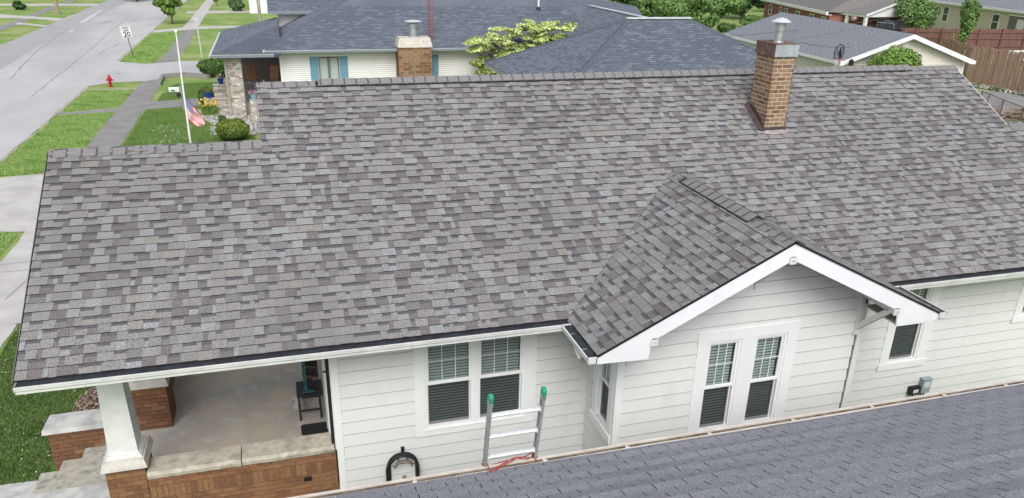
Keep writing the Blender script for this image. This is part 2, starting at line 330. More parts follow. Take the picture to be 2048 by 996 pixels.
def crack(pts, wd, z=G + .008, seed=1):
    r = random.Random(seed); P = []
    for i in range(len(pts) - 1):
        n = max(2, int(math.dist(pts[i], pts[i + 1]) / .5))
        for k in range(n): t = k / n; P.append((pts[i][0] * (1 - t) + pts[i + 1][0] * t + r.uniform(-.07, .07), pts[i][1] * (1 - t) + pts[i + 1][1] * t + r.uniform(-.07, .07)))
    for a, b in zip(P, P[1:]):
        L = math.dist(a, b) or 1; nx, ny = -(b[1] - a[1]) / L * wd / 2 * r.uniform(.3, 1.4), (b[0] - a[0]) / L * wd / 2 * r.uniform(.3, 1.4)
        mbc.poly([(a[0] - nx, a[1] - ny, z), (b[0] - nx, b[1] - ny, z), (b[0] + nx, b[1] + ny, z), (a[0] + nx, a[1] + ny, z)], 'tar crack')
crack([gr(60, 195), gr(130, 140), gr(185, 95), gr(222, 62), gr(262, 30)], .05)
crack([gr(20, 158), gr(70, 105), gr(115, 72), gr(140, 60)], .07, seed=2); crack([gr(88, 55), gr(145, 54)], .22, seed=3)
crack([gr(200, 158), gr(222, 148), gr(258, 146)], .10, seed=4); crack([gr(235, 147), gr(250, 153)], .08, seed=5); crack([gr(205, 48), gr(222, 40)], .12, seed=6)
crack([gr(195, 110), gr(215, 98), gr(245, 84)], .08, seed=7); crack([gr(265, 42), gr(276, 38)], .3, seed=8)
struct(mbc.build('road_crack'))
pave('road_patch', [gr(134, 64), gr(152, 56), gr(146, 62), gr(138, 66)], G + .009, 'patch', .04); pave('road_patch', [gr(156, 46), gr(200, 20), gr(205, 21), gr(166, 47)], G + .009, 'patch', .06)
for a, b, q in (((-7.5, -5), (-7.45, 42.5), 1), ((-7.45, 54), (-7.4, 72), 2), ((-17.5, 45), (-17.3, 78), 3)):
    pave('road_verge', [(a[0] - .02, a[1]), (b[0] - .02, b[1]), (b[0] + .16, b[1]), (a[0] + .16, a[1])], G + .006, 'dry earth', .09, step=.5, seed=q)
# pavement running along the street, crossings through the tree lawn
SW = 'old pavement'
pave('pavement', [(-4.72, 16.3), (-4.72, 35), (-4.55, 44.6), (-3.45, 45.6), (-3.4, 36), (-3.42, 23.0), (-3.3, 16.3)], G + .004, SW, .05)
pave('pavement', [(-5.0, 52.6), (-4.6, 55), (-4.7, 76), (-3.5, 76), (-3.4, 55), (-3.3, 52.7)], G + .004, SW, .06, seed=4)
pave('pavement', [(-4.9, 76), (-5.2, 160), (-4.2, 160), (-3.6, 76)], G + .005, 'light concrete', .03, seed=5)
pave('path', [(-7.4, 34.35), (-4.7, 34.9), (-4.75, 35.9), (-7.4, 34.95)], G + .006, SW, .04); pave('path', [(-7.3, 41.6), (-4.6, 41.35), (-4.6, 41.7), (-7.2, 41.95)], G + .006, 'dry earth', .04)
pave('path', [(-3.5, 37.3), (-.8, 38.1), (1.0, 37.6), (1.0, 35.3), (-.8, 35.8), (-3.5, 35.2)], G + .006, SW, .04)
pave('path', [(-7.3, 71.6), (-4, 74.6), (2.2, 76.4), (14, 77), (14, 79), (2, 78.2), (-4.5, 77), (-7.3, 74)], G + .006, 'light concrete', .06)
pave('path', [(-6, 92), (14, 95), (14, 98), (-6, 95)], G + .006, 'light concrete', .05)
pave('driveway', [(-14, 22.6), (-6.8, 22.9), (-3.4, 23.3), (2.5, 23.6), (9, 23.8), (9, 16.3), (-3.4, 16.3), (-5.2, 16.5), (-14, 16.5)], G + .008, 'light concrete', .05)
pave('pavement', [(-4.45, 16.4), (-4.45, 13.9), (-5.6, 12.3), (-5.9, 9.4), (-2.95, 9.55), (-2.9, 12.4), (-3.1, 16.4)], G + .005, 'light concrete', .05, seed=11)
pave('pavement', [(-4.3, 9.5), (-4.3, 3.4), (-4.3, 1.1), (-3, 1.1), (-3, 9.5)], G + .004, 'light concrete', .03)
mbj = MB()
for a, b in ((gr(-20, 533), gr(70, 522)), (gr(-10, 546), gr(60, 540)), (gr(52, 562), gr(10, 600))): mbj.bar((*a, G + .009), (*b, G + .009), .03, .004, 'tar crack')
for y in np.arange(17.5, 44, 1.75): mbj.box(-4.68, -3.42, y, y + .02, G + .005, G + .009, 'tar crack')
struct(mbj.build('pavement_joint'))
pave('path', [(-3.2, 1.25), (-.9, 1.25), (-.9, 3.0), (-3.2, 3.15)], G + .008, 'concrete cap', .02)
# across the street
for a in ([(-21.6, 60), (-21.3, 82), (-21.9, 101), (-22.6, 160), (-21.6, 160), (-20.9, 101), (-20.2, 82), (-20.2, 60)],): pave('pavement', a, G + .004, SW, .05, seed=6)
for a in ([(-34, 94.5), (-24.7, 91.5), (-17.4, 86.5), (-17.4, 83.6), (-20, 86), (-24.9, 87.8), (-34, 90)], [(-40, 112), (-28, 106), (-17.3, 106.4), (-17.3, 103), (-28, 103), (-40, 106)]): pave('driveway', a, G + .006, 'light concrete', .05, seed=7)
pave('path', [(-20.6, 82.2), (-17.3, 79.2), (-17.3, 77.8), (-20.6, 80.8)], G + .006, 'light concrete', .05, seed=8)
# right side: back lane, gravel strip
pave('lane', [(36, 21.5), (46.4, 26.4), (50, 31.0), (46, 34.5), (40, 39), (38.8, 37.6), (43.6, 32.6), (43.4, 29.6), (36, 25)], G + .005, 'old pavement', .05)
pave('lane', [(40, 20.2), (49.5, 27.2), (51, 31), (54, 31), (54, 18)], G + .003, 'lawn', .05)
# stone bed, mulch bed
pave('stone_bed', [(-.4, 35.2), (-.9, 34.2), (-.4, 32.2), (.1, 31.2), (.2, 28.6), (1.3, 28.4), (3, 28.2), (3, 33), (1.0, 35.6)], G + .006, 'stone gravel', .08)
def scatter(name, pts, n, size, mats, z=G, seed=1, hh=.03, flat=.4):
    r = np.random.RandomState(seed); xs = [p[0] for p in pts]; ys = [p[1] for p in pts]; out = []
    def ins(x, y):
        c = False
        for i in range(len(pts)):
            a, b = pts[i], pts[i - 1]
            if (a[1] > y) != (b[1] > y) and x < (b[0] - a[0]) * (y - a[1]) / (b[1] - a[1]) + a[0]: c = not c
        return c
    while len(out) < n:
        x, y = r.uniform(min(xs), max(xs)), r.uniform(min(ys), max(ys))
        if ins(x, y): out.append((x, y, z + r.uniform(.01, hh)))
    N = r.normal(0, flat, (n, 3)); N[:, 2] += 1
    return quads(name, np.array(out), N, size, mats, kind='stuff', aspect=1.3, seed=seed)
tag(scatter('gravel', [(-.4, 35.2), (-.9, 34.2), (-.4, 32.2), (.1, 31.2), (.2, 28.6), (3, 28.2), (3, 33), (1.0, 35.6)], 5000, .085, ['stone gravel', 'limestone pale', 'old pavement'], hh=.05), 'pale river stones spread round the shrubs of the far house', 'gravel')
MUL = [(-1.0, 4.95), (-.98, 5.6), (-.6, 6.3), (.3, 6.4), (.3, 3.5), (-.9, 3.5)]
pave('mulch_bed', MUL, G + .01, 'mulch chip b', .08)
tag(scatter('mulch', MUL, 9000, .045, ['mulch chip', 'mulch chip b', 'mulch chip c'], seed=2, hh=.06), 'brown wood mulch in the bed behind the porch steps', 'mulch')
def grass(name, pts, n, h, seed, label, z=G, bm=('bright blade a', 'bright blade b', 'bright blade c')):
    r = np.random.RandomState(seed); x0, y0 = min(p[0] for p in pts), min(p[1] for p in pts); x1, y1 = max(p[0] for p in pts), max(p[1] for p in pts)
    X = r.uniform(x0, x1, n * 3); Y = r.uniform(y0, y1, n * 3); c = np.zeros(n * 3, bool)
    for i in range(len(pts)):
        a, b = pts[i], pts[i - 1]
        if a[1] == b[1]: continue
        c ^= ((a[1] > Y) != (b[1] > Y)) & (X < (b[0] - a[0]) * (Y - a[1]) / (b[1] - a[1]) + a[0])
    X, Y = X[c][:n], Y[c][:n]; n = len(X)
    clump = .5 + .5 * np.sin(X * 2.1 + 1.3 * np.sin(Y * 1.7)) * np.sin(Y * 2.7 + X)
    H = h * r.uniform(.5, 1.2, n) * (.7 + .6 * clump); t = r.uniform(0, 2 * np.pi, n); wd = .011 + .004 * h / .05
    a = np.stack([np.cos(t), np.sin(t), 0 * t], 1) * wd; ln = r.normal(0, .5, (n, 3)) * H[:, None]; ln[:, 2] = H
    B = np.stack([X, Y, np.full(n, z - .012)], 1); vs = np.stack([B - a, B + a, B + ln], 1).reshape(-1, 3)
    me = bpy.data.meshes.new(name); me.vertices.add(3 * n); me.vertices.foreach_set('co', vs.ravel().astype(np.float32)); me.loops.add(3 * n)
    me.loops.foreach_set('vertex_index', np.arange(3 * n, dtype=np.int32)); me.polygons.add(n)
    me.polygons.foreach_set('loop_start', np.arange(0, 3 * n, 3, dtype=np.int32)); me.polygons.foreach_set('loop_total', np.full(n, 3, dtype=np.int32))
    for m in bm: me.materials.append(MATS[m])
    me.polygons.foreach_set('material_index', np.clip(r.choice(3, n, p=[.45, .38, .17]) - (clump > .8), 0, 2).astype(np.int32)); me.update(calc_edges=True)
    return tag(link(name, me, None, 'stuff'), label, 'grass')
L1 = [(-2.95, 3.1), (-2.95, 9.4), (1.5, 13), (1.5, 6.6), (-.6, 6.5), (-1.05, 5.6), (-1.0, 3.5), (-1.05, 3.02)]
grass('grass', L1, 150000, .05, 1, 'thick green clover lawn beside the porch steps', bm=('grass blade a', 'grass blade b', 'grass blade c'))
grass('grass', [(-7.3, 23.1), (-7.3, 34.2), (-4.75, 34.8), (-4.75, 23.3)], 60000, .07, 2, 'bright tree lawn between the street and the pavement, nearest strip')
grass('grass', [(-3.3, 23.7), (-3.3, 35.0), (-.9, 35.5), (-.5, 33), (.1, 31), (2.1, 28), (2.1, 23.7)], 90000, .06, 3, 'clipped lawn round the foot of the flagpole', bm=('grass blade b', 'bright blade a', 'grass blade c'))
grass('grass', [(-7.2, 35.2), (-7.2, 41.3), (-4.7, 41.2), (-4.8, 36.2)], 26000, .08, 4, 'bright tree lawn next to the red hydrant')
grass('grass', [(-7, 13.8), (-4.6, 13.9), (-4.6, 16.3), (-7.2, 16.4), (-7.2, 12.3), (-5.8, 12.5)], 20000, .06, 5, 'small grass patch between driveway and pavement')
grass('grass', [(-7.2, 53.4), (-5.2, 52.2), (-4.6, 56), (-4.7, 73), (-7.3, 71)], 26000, .10, 6, 'tree lawn round the foot of the speed sign')
scatter('clover_flower', L1, 1100, .019, ['clover'], seed=4, hh=.09, flat=.1).update_tag()
tag(bpy.data.objects['clover_flower'], 'white clover flowers dotted over the lawn by the porch', 'clover')
tag(scatter('clover_flower', [(-2.6, 25), (-2.4, 31), (-.6, 31), (-.6, 25)], 500, .035, ['clover'], seed=5, hh=.08, flat=.1), 'white clover flowers in the lawn left of the flagpole', 'clover')

# ------------------------------------------------------------------ the main house
TH = .5038; CT, ST, TT = math.cos(TH), math.sin(TH), math.tan(TH)
FM = lambda u, a, h: V(u, a * CT - h * ST, a * ST + h * CT)          # main roof plane: along x, up the slope, normal
X7, X12, XR, HR = 7.04, 12.544, 9.807, 1.364
PW = math.atan2(HR, XR - X7); CW, SW_ = math.cos(PW), math.sin(PW); LW = math.hypot(HR, XR - X7)
FWL = lambda u, a, h: V(X7 + a * CW - h * SW_, u, a * SW_ + h * CW)    # left slope of the wing: u = world y
FWR = lambda u, a, h: V(X12 - a * CW + h * SW_, u, a * SW_ + h * CW)
house = thing('bungalow', 'white lap sided bungalow with a new grey and brown shingle roof and brick front porch', 'house', (9, 4, G))
AP, BR_, X3, X5, A6 = 4.0, 5.477, 3.013, 17.664, 3.519
YW, YB = .70, -.41
roof = None
mb = MB()
mb.prism([(0, 0), (X7, 0), (XR, HR / ST), (X12, 0), (21, 0), (21, A6), (X5, A6), (X5, BR_), (X3, BR_), (X3, AP), (0, AP)], FM, -.035, -.008, 'underlay')
yv = HR / TT   # where the wing ridge meets the main roof
for F in (FWL, FWR): mb.prism([(-1.1, 0), (0, 0), (yv, LW), (-1.1, LW)], F, -.035, -.008, 'underlay')
FB = lambda u, a, h: V(u, 2 * BR_ * CT - (a * CT - h * ST), a * ST + h * CT)    # rear slope
FB2 = lambda u, a, h: V(u, 2 * AP * CT - (a * CT - h * ST), a * ST + h * CT)
mb.prism([(X3, 0), (X5, 0), (X5, BR_), (X3, BR_)], FB, -.035, 0, 'shingle grey'); mb.prism([(0, 1.2), (X3, 1.2), (X3, AP), (0, AP)], FB2, -.035, 0, 'shingle grey')
mb.prism([(X5, 1), (21, 1), (21, A6), (X5, A6)], lambda u, a, h: V(u, 2 * A6 * CT - (a * CT - h * ST), a * ST + h * CT), -.035, 0, 'shingle grey')
roof = mb.build('roof', house)
EXP = .1445
def tabs(F, a_max, u0, u1, regions, seed, upos):
    "one course after another of tabs cut from laminated shingles; returns (distance, pieces)"
    r = random.Random(seed); out = []; i = 0; a = 0
    while a < a_max - .03:
        u = u0 - r.uniform(0, .2); gap = False; lastm = None
        while u < u1:
            wdt = r.choice([.06, .09, .13, .15, .17, .19, .21, .24]) if not gap else r.choice([.06, .09, .12, .15, .17, .19])
            m = r.choice(SHP)
            if m == lastm: m = r.choice(SHP)
            if gap and r.random() < .25: m = 'shingle plum'
            lastm = m
            t = .017 if not gap else .010
            t += r.uniform(-.0015, .002); da = r.uniform(-.0018, .0018)
            q0, q1 = max(u, u0), min(u + wdt - .0018, u1)
            if q1 > q0 + .01:
                for reg in regions(a):
                    p = [(max(q0, reg[0]), a + da), (min(q1, reg[1]), a + da), (min(q1, reg[1]), min(a + EXP + .008, a_max)), (max(q0, reg[0]), min(a + EXP + .008, a_max))]
                    if p[1][0] - p[0][0] < .008: continue
                    for hp in reg[2]:
                        p = clip(p, *hp)
                        if not p: break
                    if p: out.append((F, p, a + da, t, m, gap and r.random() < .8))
            u += wdt; gap = (not gap) if r.random() < .82 else gap
        a += EXP; i += 1
    return out
def tab_mesh(mb, F, p, a0, t, m, band):
    H = lambda a: .0015 + t * (1 - (a - a0) / (EXP + .012))
    def cap(q, mm):
        mb.poly([F(x, a, H(a)) for x, a in q], mm)
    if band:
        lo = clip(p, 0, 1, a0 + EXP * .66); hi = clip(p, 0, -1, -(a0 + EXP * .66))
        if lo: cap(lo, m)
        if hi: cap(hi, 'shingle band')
    else: cap(p, m)
    n = len(p)
    for i in range(n):
        a, b = p[i], p[(i + 1) % n]
        if a[1] > a0 + EXP and b[1] > a0 + EXP: continue
        mb.poly([F(*a, -.006), F(*b, -.006), F(*b, H(b[1])), F(*a, H(a[1]))], 'underlay' if abs(a[1] - b[1]) < 1e-4 else 'shingle dark')
k1 = (X7, XR, HR / ST)   # valleys in main-plane coordinates
def reg_main(a):
    lim = (0 if a < AP - .02 else X3, X5 if a > A6 - .02 else 21)
    if a < k1[2]:
        s1 = (XR - X7) / k1[2]; s2 = (X12 - XR) / k1[2]
        return [(lim[0], XR, [(1, -s1, X7 - .012)]), (XR, lim[1], [(-1, -s2, -X12 - .012)])]
    return [(lim[0], lim[1], [])]
T = tabs(FM, BR_, -.015, 21, reg_main, 11, 0)
yb = yv / LW
# wing left: keep y < valley line y = a*yv/LW
T += tabs(FWL, LW, -1.125, yv, lambda a: [(-1.125, yv, [(1, -yb, -.004)])], 12, 0)
T += tabs(FWR, LW, -1.125, yv, lambda a: [(-1.125, yv, [(1, -yb, -.004)])], 13, 0)
def dcam(t):
    p = t[1]; c = t[0](sum(q[0] for q in p) / len(p), sum(q[1] for q in p) / len(p), 0); return np.linalg.norm(c - CAMP) - (3 if False else 0)
T.sort(key=dcam)
T = [t for t in T if len(t[1]) == 4 or True]
field = MB(); cnt = 0
for t in T:
    big = abs(t[1][0][0] - t[1][1][0]) > .1 and t[0] is not FWR
    if cnt < 300 and big:
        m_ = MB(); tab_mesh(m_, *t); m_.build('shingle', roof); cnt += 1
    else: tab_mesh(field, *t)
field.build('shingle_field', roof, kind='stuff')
# ridge caps and ridge vents
def ridge(P0, d, s1, s2, L, lift_rng, exp=.203, w1=.15):
    P0, d, s1, s2 = V(*P0), V(*d), V(*s1), V(*s2); n1 = np.cross(d, s1); n1 *= np.sign(n1[2]); n2 = np.cross(d, s2); n2 *= np.sign(n2[2])
    u = 0; up = V(0, 0, 1); k = 0
    while u < L - .02:
        e = min(u + exp + .03, L + .01); lift = .036 if lift_rng and lift_rng[0] <= u <= lift_rng[1] else .004
        mm = MB(); vs = []
        for uu, t in ((u, .003), (e, .013 + .003 * rnd.random())):
            for s, n, ww in ((s1, n1, w1), (s1, n1, w1 * .5), (s1, n1, .03)): vs.append(P0 + d * uu + s * ww + n * (lift + t + .001))
            vs.append(P0 + d * uu + up * (lift + t + .004))
            for s, n, ww in ((s2, n2, .03), (s2, n2, w1 * .5), (s2, n2, w1)): vs.append(P0 + d * uu + s * ww + n * (lift + t + .001))
        low = [v - up * .014 for v in vs]; N = 7; al = vs + low
        fs = [(i, i + 1, i + 1 + N, i + N) for i in range(N - 1)]
        mm.add(al, fs, 'shingle cap'); q_ = min(.06 / (e - u), 1); q0_ = .028 / (e - u)
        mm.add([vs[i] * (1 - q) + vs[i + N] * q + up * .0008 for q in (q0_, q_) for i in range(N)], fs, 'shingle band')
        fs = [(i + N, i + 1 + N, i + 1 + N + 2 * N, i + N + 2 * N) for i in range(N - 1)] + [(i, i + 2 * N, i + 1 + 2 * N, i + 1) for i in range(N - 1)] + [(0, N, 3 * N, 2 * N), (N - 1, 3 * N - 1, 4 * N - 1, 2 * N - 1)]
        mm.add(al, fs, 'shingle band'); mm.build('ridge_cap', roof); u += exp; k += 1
    if lift_rng:
        mm = MB()
        for s, n in ((s1, n1), (s2, n2)):
            a, b = P0 + d * (lift_rng[0] - .03), P0 + d * (lift_rng[1] + exp + .02)
            F = lambda x, y, z: a + d * x + s * y + n * z
            Lr = (math.floor(lift_rng[1] / exp) + 1) * exp + .02 - lift_rng[0]
            mm.fbox(F, 0, Lr, .0, .150, .002, .016, 'black metal'); mm.fbox(F, .01, Lr - .01, .02, .135, .016, .03, 'dark gap'); mm.fbox(F, 0, Lr, .135, .162, .020, .030, 'gutter seal')
        mm.build('ridge_vent', roof)
up = lambda y, z: (0, y * 1.0, z)
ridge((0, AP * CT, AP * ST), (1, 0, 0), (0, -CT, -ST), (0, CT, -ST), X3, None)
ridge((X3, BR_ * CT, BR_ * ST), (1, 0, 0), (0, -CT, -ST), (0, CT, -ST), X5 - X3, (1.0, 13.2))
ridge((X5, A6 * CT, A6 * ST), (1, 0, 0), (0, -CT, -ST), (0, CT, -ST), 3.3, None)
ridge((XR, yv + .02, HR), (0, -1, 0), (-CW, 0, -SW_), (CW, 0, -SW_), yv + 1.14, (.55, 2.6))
# valley shingle line, rake edge trim
mm = MB()
for s in (-1, 1):
    a = V(X7 if s < 0 else X12, 0, .004); b = V(XR, yv, HR + .004); mm.bar(a, b, .02, .012, 'shingle band')
mm.build('valley', roof)
mm = MB()
mm.fbox(FM, -.024, -.016, -.01, AP, -.04, .004, 'shingle dark'); mm.fbox(FM, X3 - .024, X3 - .016, AP, BR_, -.04, .006, 'shingle dark')
mm.fbox(FM, X5 + .002, X5 + .018, A6, BR_, -.05, .012, 'soffit cream')
mm.fbox(FWL, -1.134, -1.124, -.01, LW, -.024, .006, 'black metal'); mm.fbox(FWR, -1.134, -1.124, -.01, LW, -.024, .006, 'black metal')
mm.build('drip_edge', roof)
# rake boards (white) of the wing, closed tails
mm = MB(); rz = lambda x: (x - X7) * TTW if x <= XR else (X12 - x) * TTW
TTW = HR / (XR - X7)
def rake(x0, x1, sgn):
    d = .25; xe = x0 if sgn > 0 else x1
    L_ = [(X7 + .005, -.005), (XR, HR - .008), (XR, HR - d - .02), (X7 + .78, .78 * TTW - d - .02), (X7 + .74, -.15), (X7 + .005, -.13)]
    if sgn < 0: L_ = [(X7 + X12 - x if x != XR else XR, z) for x, z in L_]
    mm.prism(L_, lambda x, z, h: V(x, -1.10 - h, z), 0, .022, 'fascia white')
rake(X7, XR, 1); rake(XR, X12, -1); mm.build('rake_board', house)
mm = MB()   # soffits of the wing gable and boxed tails
for F, s in ((FWL, 1), (FWR, -1)): mm.prism([(-1.09, .05), (YB, .05), (YB, LW), (-1.09, LW)], F, -.06, -.038, 'soffit cream')
mm.box(X7 + .02, X7 + .72, -1.095, YB, -.15, -.13, 'soffit cream'); mm.box(X12 - .72, X12 - .02, -1.095, YB, -.15, -.13, 'soffit cream')
mm.fbox(FM, .02, X7 + .3, .02, .95, -.07, -.045, 'soffit cream'); mm.fbox(FM, X12 - .3, 20.9, .02, .95, -.07, -.045, 'soffit cream')
mm.build('soffit', house)
for bx, bz in ((7.84, .11), (9.79, 1.10), (11.73, .11)):
    mm = MB(); mm.box(bx - .045, bx + .045, YB - .05, YB, bz - .72, bz + .02, 'white siding')
    mm.bar((bx, YB, bz - .0), (bx, -1.15, bz - .0), .08, .09, 'white siding'); mm.bar((bx, YB - .02, bz - .60), (bx, -1.02, bz - .04), .08, .08, 'white siding', up=(0, 1, 1))
    mm.box(bx - .05, bx + .05, -1.152, -1.125, bz - .055, bz + .045, 'gutter white'); mm.box(bx - .02, bx + .02, -1.158, -1.150, bz - .02, bz + .01, 'concrete cap'); mm.build('knee_brace', house)
# gutters
def gutter(a, d, out, L, name='gutter', m='gutter white', guard=True):
    a, d, out = V(*a), V(*d), V(*out); F = lambda x, y, z: a + d * x + out * y + V(0, 0, z); mm = MB(); gx_ = .014
    mm.fbox(F, 0, L, .0, .012, -.11, -.022, m); mm.fbox(F, 0, L, .0, .095 + gx_, -.112, -.102, m)
    prof = [(.095, -.112), (.100, -.104), (.103, -.072), (.120, -.052), (.124, -.018), (.132, -.012), (.132, .0), (.112, .0), (.112, -.03), (.095, -.104)]; prof = [(y_ + gx_, z_) for y_, z_ in prof]
    n = len(prof); mm.add([F(0, *p) for p in prof] + [F(L, *p) for p in prof], [(i, (i + 1) % n, (i + 1) % n + n, i + n) for i in range(n)] + [tuple(range(n)), tuple(range(n, 2 * n))], m)
    for x0, x1 in ((0, .006), (L - .006, L)): mm.prism([(0, -.11), (.1 + gx_, -.11), (.128 + gx_, -.052), (.13 + gx_, 0), (0, 0)], lambda y, z, h: F(x0 + h, y, z), 0, x1 - x0, m)
    mm.fbox(F, 0, L, -.02, .0, -.112, -.024, m)
    g_ = mm.build(name, house)
    if guard:
        m2 = MB(); m2.fbox(F, .008, L - .008, -.03, .112 + gx_, -.017, -.009, 'gutter seal'); m2.build('gutter_guard', g_)
    return g_
g1 = gutter((.02, -.005, -.01), (1, 0, 0), (0, -1, 0), X7 - .02)
g2 = gutter((X12 - .12, -.005, -.01), (1, 0, 0), (0, -1, 0), 20 - X12)
g3 = gutter((X7 - .005, -.125, -.01), (0, -1, 0), (-1, 0, 0), 1.005)
g4 = gutter((X12 + .005, -.125, -.01), (0, -1, 0), (1, 0, 0), 1.005)
for yy in (-.42, -.88):
    mm = MB(); mm.box(X7 - .135, X7 - .06, yy - .007, yy + .007, -.018, -.010, 'galvanised'); mm.build('gutter_strap', g3)
mm = MB(); mm.tube([(X7 - .07, -.55, -.13), (X7 - .075, -.60, -.19), (X7 - .06, -.68, -.25), (X7 + .02, -.62, -.36), (X7 + .3, -.3, -.42)], .036, 'limestone pale', 10); mm.build('downspout_elbow', g3)

# walls with real openings
def cells(u0, u1, z0, z1, holes, us=()):
    cu = sorted({u0, u1, *[min(max(q, u0), u1) for h in holes for q in h[:2]]}); out = []
    for a, b in zip(cu, cu[1:]):
        if b - a < 1e-4: continue
        mid = (a + b) / 2; segs = [(z0, z1)]
        for h in holes:
            if h[0] < mid < h[1]:
                ns = []
                for s in segs:
                    if h[3] <= s[0] or h[2] >= s[1]: ns.append(s); continue
                    if h[2] > s[0]: ns.append((s[0], h[2]))
                    if h[3] < s[1]: ns.append((h[3], s[1]))
                segs = ns
        out += [(a, b, *s) for s in segs if s[1] - s[0] > .004]
    # merge horizontally
    res = []
    for c in out:
        if res and abs(res[-1][1] - c[0]) < 1e-6 and res[-1][2:] == c[2:]: res[-1] = (res[-1][0], c[1], *c[2:])
        else: res.append(c)
    return res
Z0, EX = -2.955, .2145
def lap(parent, F, u0, u1, ztop, holes=(), m='white siding', clips=(), z0=Z0, ex=EX, name='siding_board', joined=False, shadow_gap=.0165):
    z = z0; J = MB()
    def put(p, z):
        t = lambda q: .004 + .019 * (1 - (q - z) / ex)
        mm = J if joined else MB(); n = len(p)
        mm.add([F(*q, 0) for q in p] + [F(*q, t(q[1])) for q in p], [tuple(range(n, 2 * n))] + [(i, (i + 1) % n, (i + 1) % n + n, i + n) for i in range(n)], m)
        if not joined: mm.build(name, parent)
    while z < ztop:
        for a, b, c, d in cells(u0, u1, z, min(z + ex - shadow_gap, ztop), holes):  # board top stops short; the dark strip left stands in for lap shadow
            p = [(a, c), (b, c), (b, d), (a, d)]
            for k in clips:
                p = clip(p, *k)
                if not p: break
            if not p: continue
            if not joined and b - a > 3.7 and not clips:
                sp_ = a + (1.2 + 2.3 * ((z * 7.3) % 1.0)); parts_ = [clip(p, 1, 0, sp_ - .0015), clip(p, -1, 0, -sp_ - .0015)]
            else: parts_ = [p]
            for p in parts_: put(p, z)
        z += ex
    if joined: J.build(name, parent, kind='stuff')
def wallbody(F, u0, u1, z0, z1, holes, name='wall', parent=None, m='lap shadow backing', clips=()):
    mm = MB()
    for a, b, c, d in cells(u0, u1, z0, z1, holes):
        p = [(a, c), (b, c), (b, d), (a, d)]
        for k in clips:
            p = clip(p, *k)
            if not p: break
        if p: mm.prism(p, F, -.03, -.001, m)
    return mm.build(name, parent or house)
FA = lambda u, z, h: V(u, YW - h, z); FBy = lambda u, z, h: V(u, YB - h, z); FS = lambda u, z, h: V(7.70 - h, u, z)
ZTOP = .30
h1 = [(4.90, 6.82, -2.115, .3)]; h2 = [(8.94, 10.66, -2.07, -.255)]; h3 = [(13.45, 14.46, -2.155, .3)]; h4 = [(16.35, 17.6, -1.51, .3)]
op1 = [(5.05, 5.815, -1.99, -.42), (5.865, 6.63, -1.99, -.42)]; op2 = [(9.11, 9.68, -2.02, -.43), (9.91, 10.48, -2.02, -.43)]
op3 = [(13.60, 14.26, -2.02, -.43)]; op4 = [(16.5, 17.2, -1.38, -.43)]
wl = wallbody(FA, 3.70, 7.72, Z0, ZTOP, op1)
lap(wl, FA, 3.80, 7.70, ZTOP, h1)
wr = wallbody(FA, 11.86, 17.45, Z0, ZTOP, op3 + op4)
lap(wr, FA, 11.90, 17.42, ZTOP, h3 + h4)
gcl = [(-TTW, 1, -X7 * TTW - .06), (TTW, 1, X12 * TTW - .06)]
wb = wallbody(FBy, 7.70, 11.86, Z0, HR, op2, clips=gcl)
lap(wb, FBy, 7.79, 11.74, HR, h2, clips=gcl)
# side wall of the bay facing the street, with its own window
hs_ = [(-.36, .40, -2.00, .1)]; ops = [(-.22, .24, -1.86, -.40)]
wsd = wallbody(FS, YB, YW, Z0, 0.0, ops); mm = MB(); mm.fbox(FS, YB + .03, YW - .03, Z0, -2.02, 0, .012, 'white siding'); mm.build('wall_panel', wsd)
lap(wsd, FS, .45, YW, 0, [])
mm = MB(); mm.box(11.86, 11.88, YB, YW, Z0, .0, 'white siding'); mm.prism([(YW, -2.75), (8.6, -2.75), (8.6, .3), (4.8, 2.3), (YW, .28)], lambda y, z, h: V(3.68 + h, y, z), 0, .02, 'white siding'); mm.box(17.42, 17.45, YW, 8.9, Z0, 0, 'white siding')
mm.box(3.7, 17.42, 8.9, 8.95, G, 0, 'white siding'); mm.build('wall', house)
mm = MB()   # corner boards
mm.fbox(FA, 3.70, 3.80, Z0, .2, 0, .026, 'white trim'); mm.fbox(FA, 7.60, 7.695, -2.1, .2, 0, .022, 'white siding')
mm.fbox(FBy, 7.70, 7.79, Z0, .18, 0, .026, 'white trim'); mm.fbox(FS, YB - .024, YB + .07, Z0, -.02, 0, .024, 'white trim')
mm.fbox(FBy, 11.775, 11.865, Z0, -.10, 0, .026, 'white siding'); mm.build('corner_board', house)
mm = MB(); mm.box(3.72, 7.72, YW + .02, YW + .2, G, Z0 - .004, 'step concrete'); mm.box(7.72, 11.84, YB + .02, YB + .2, G, Z0 - .004, 'step concrete'); mm.box(11.84, 17.4, YW + .02, YW + .2, G, Z0 - .004, 'step concrete')
mm.box(7.70, 7.74, YB + .02, YW, G, Z0 - .004, 'step concrete'); mm.build('foundation', house)
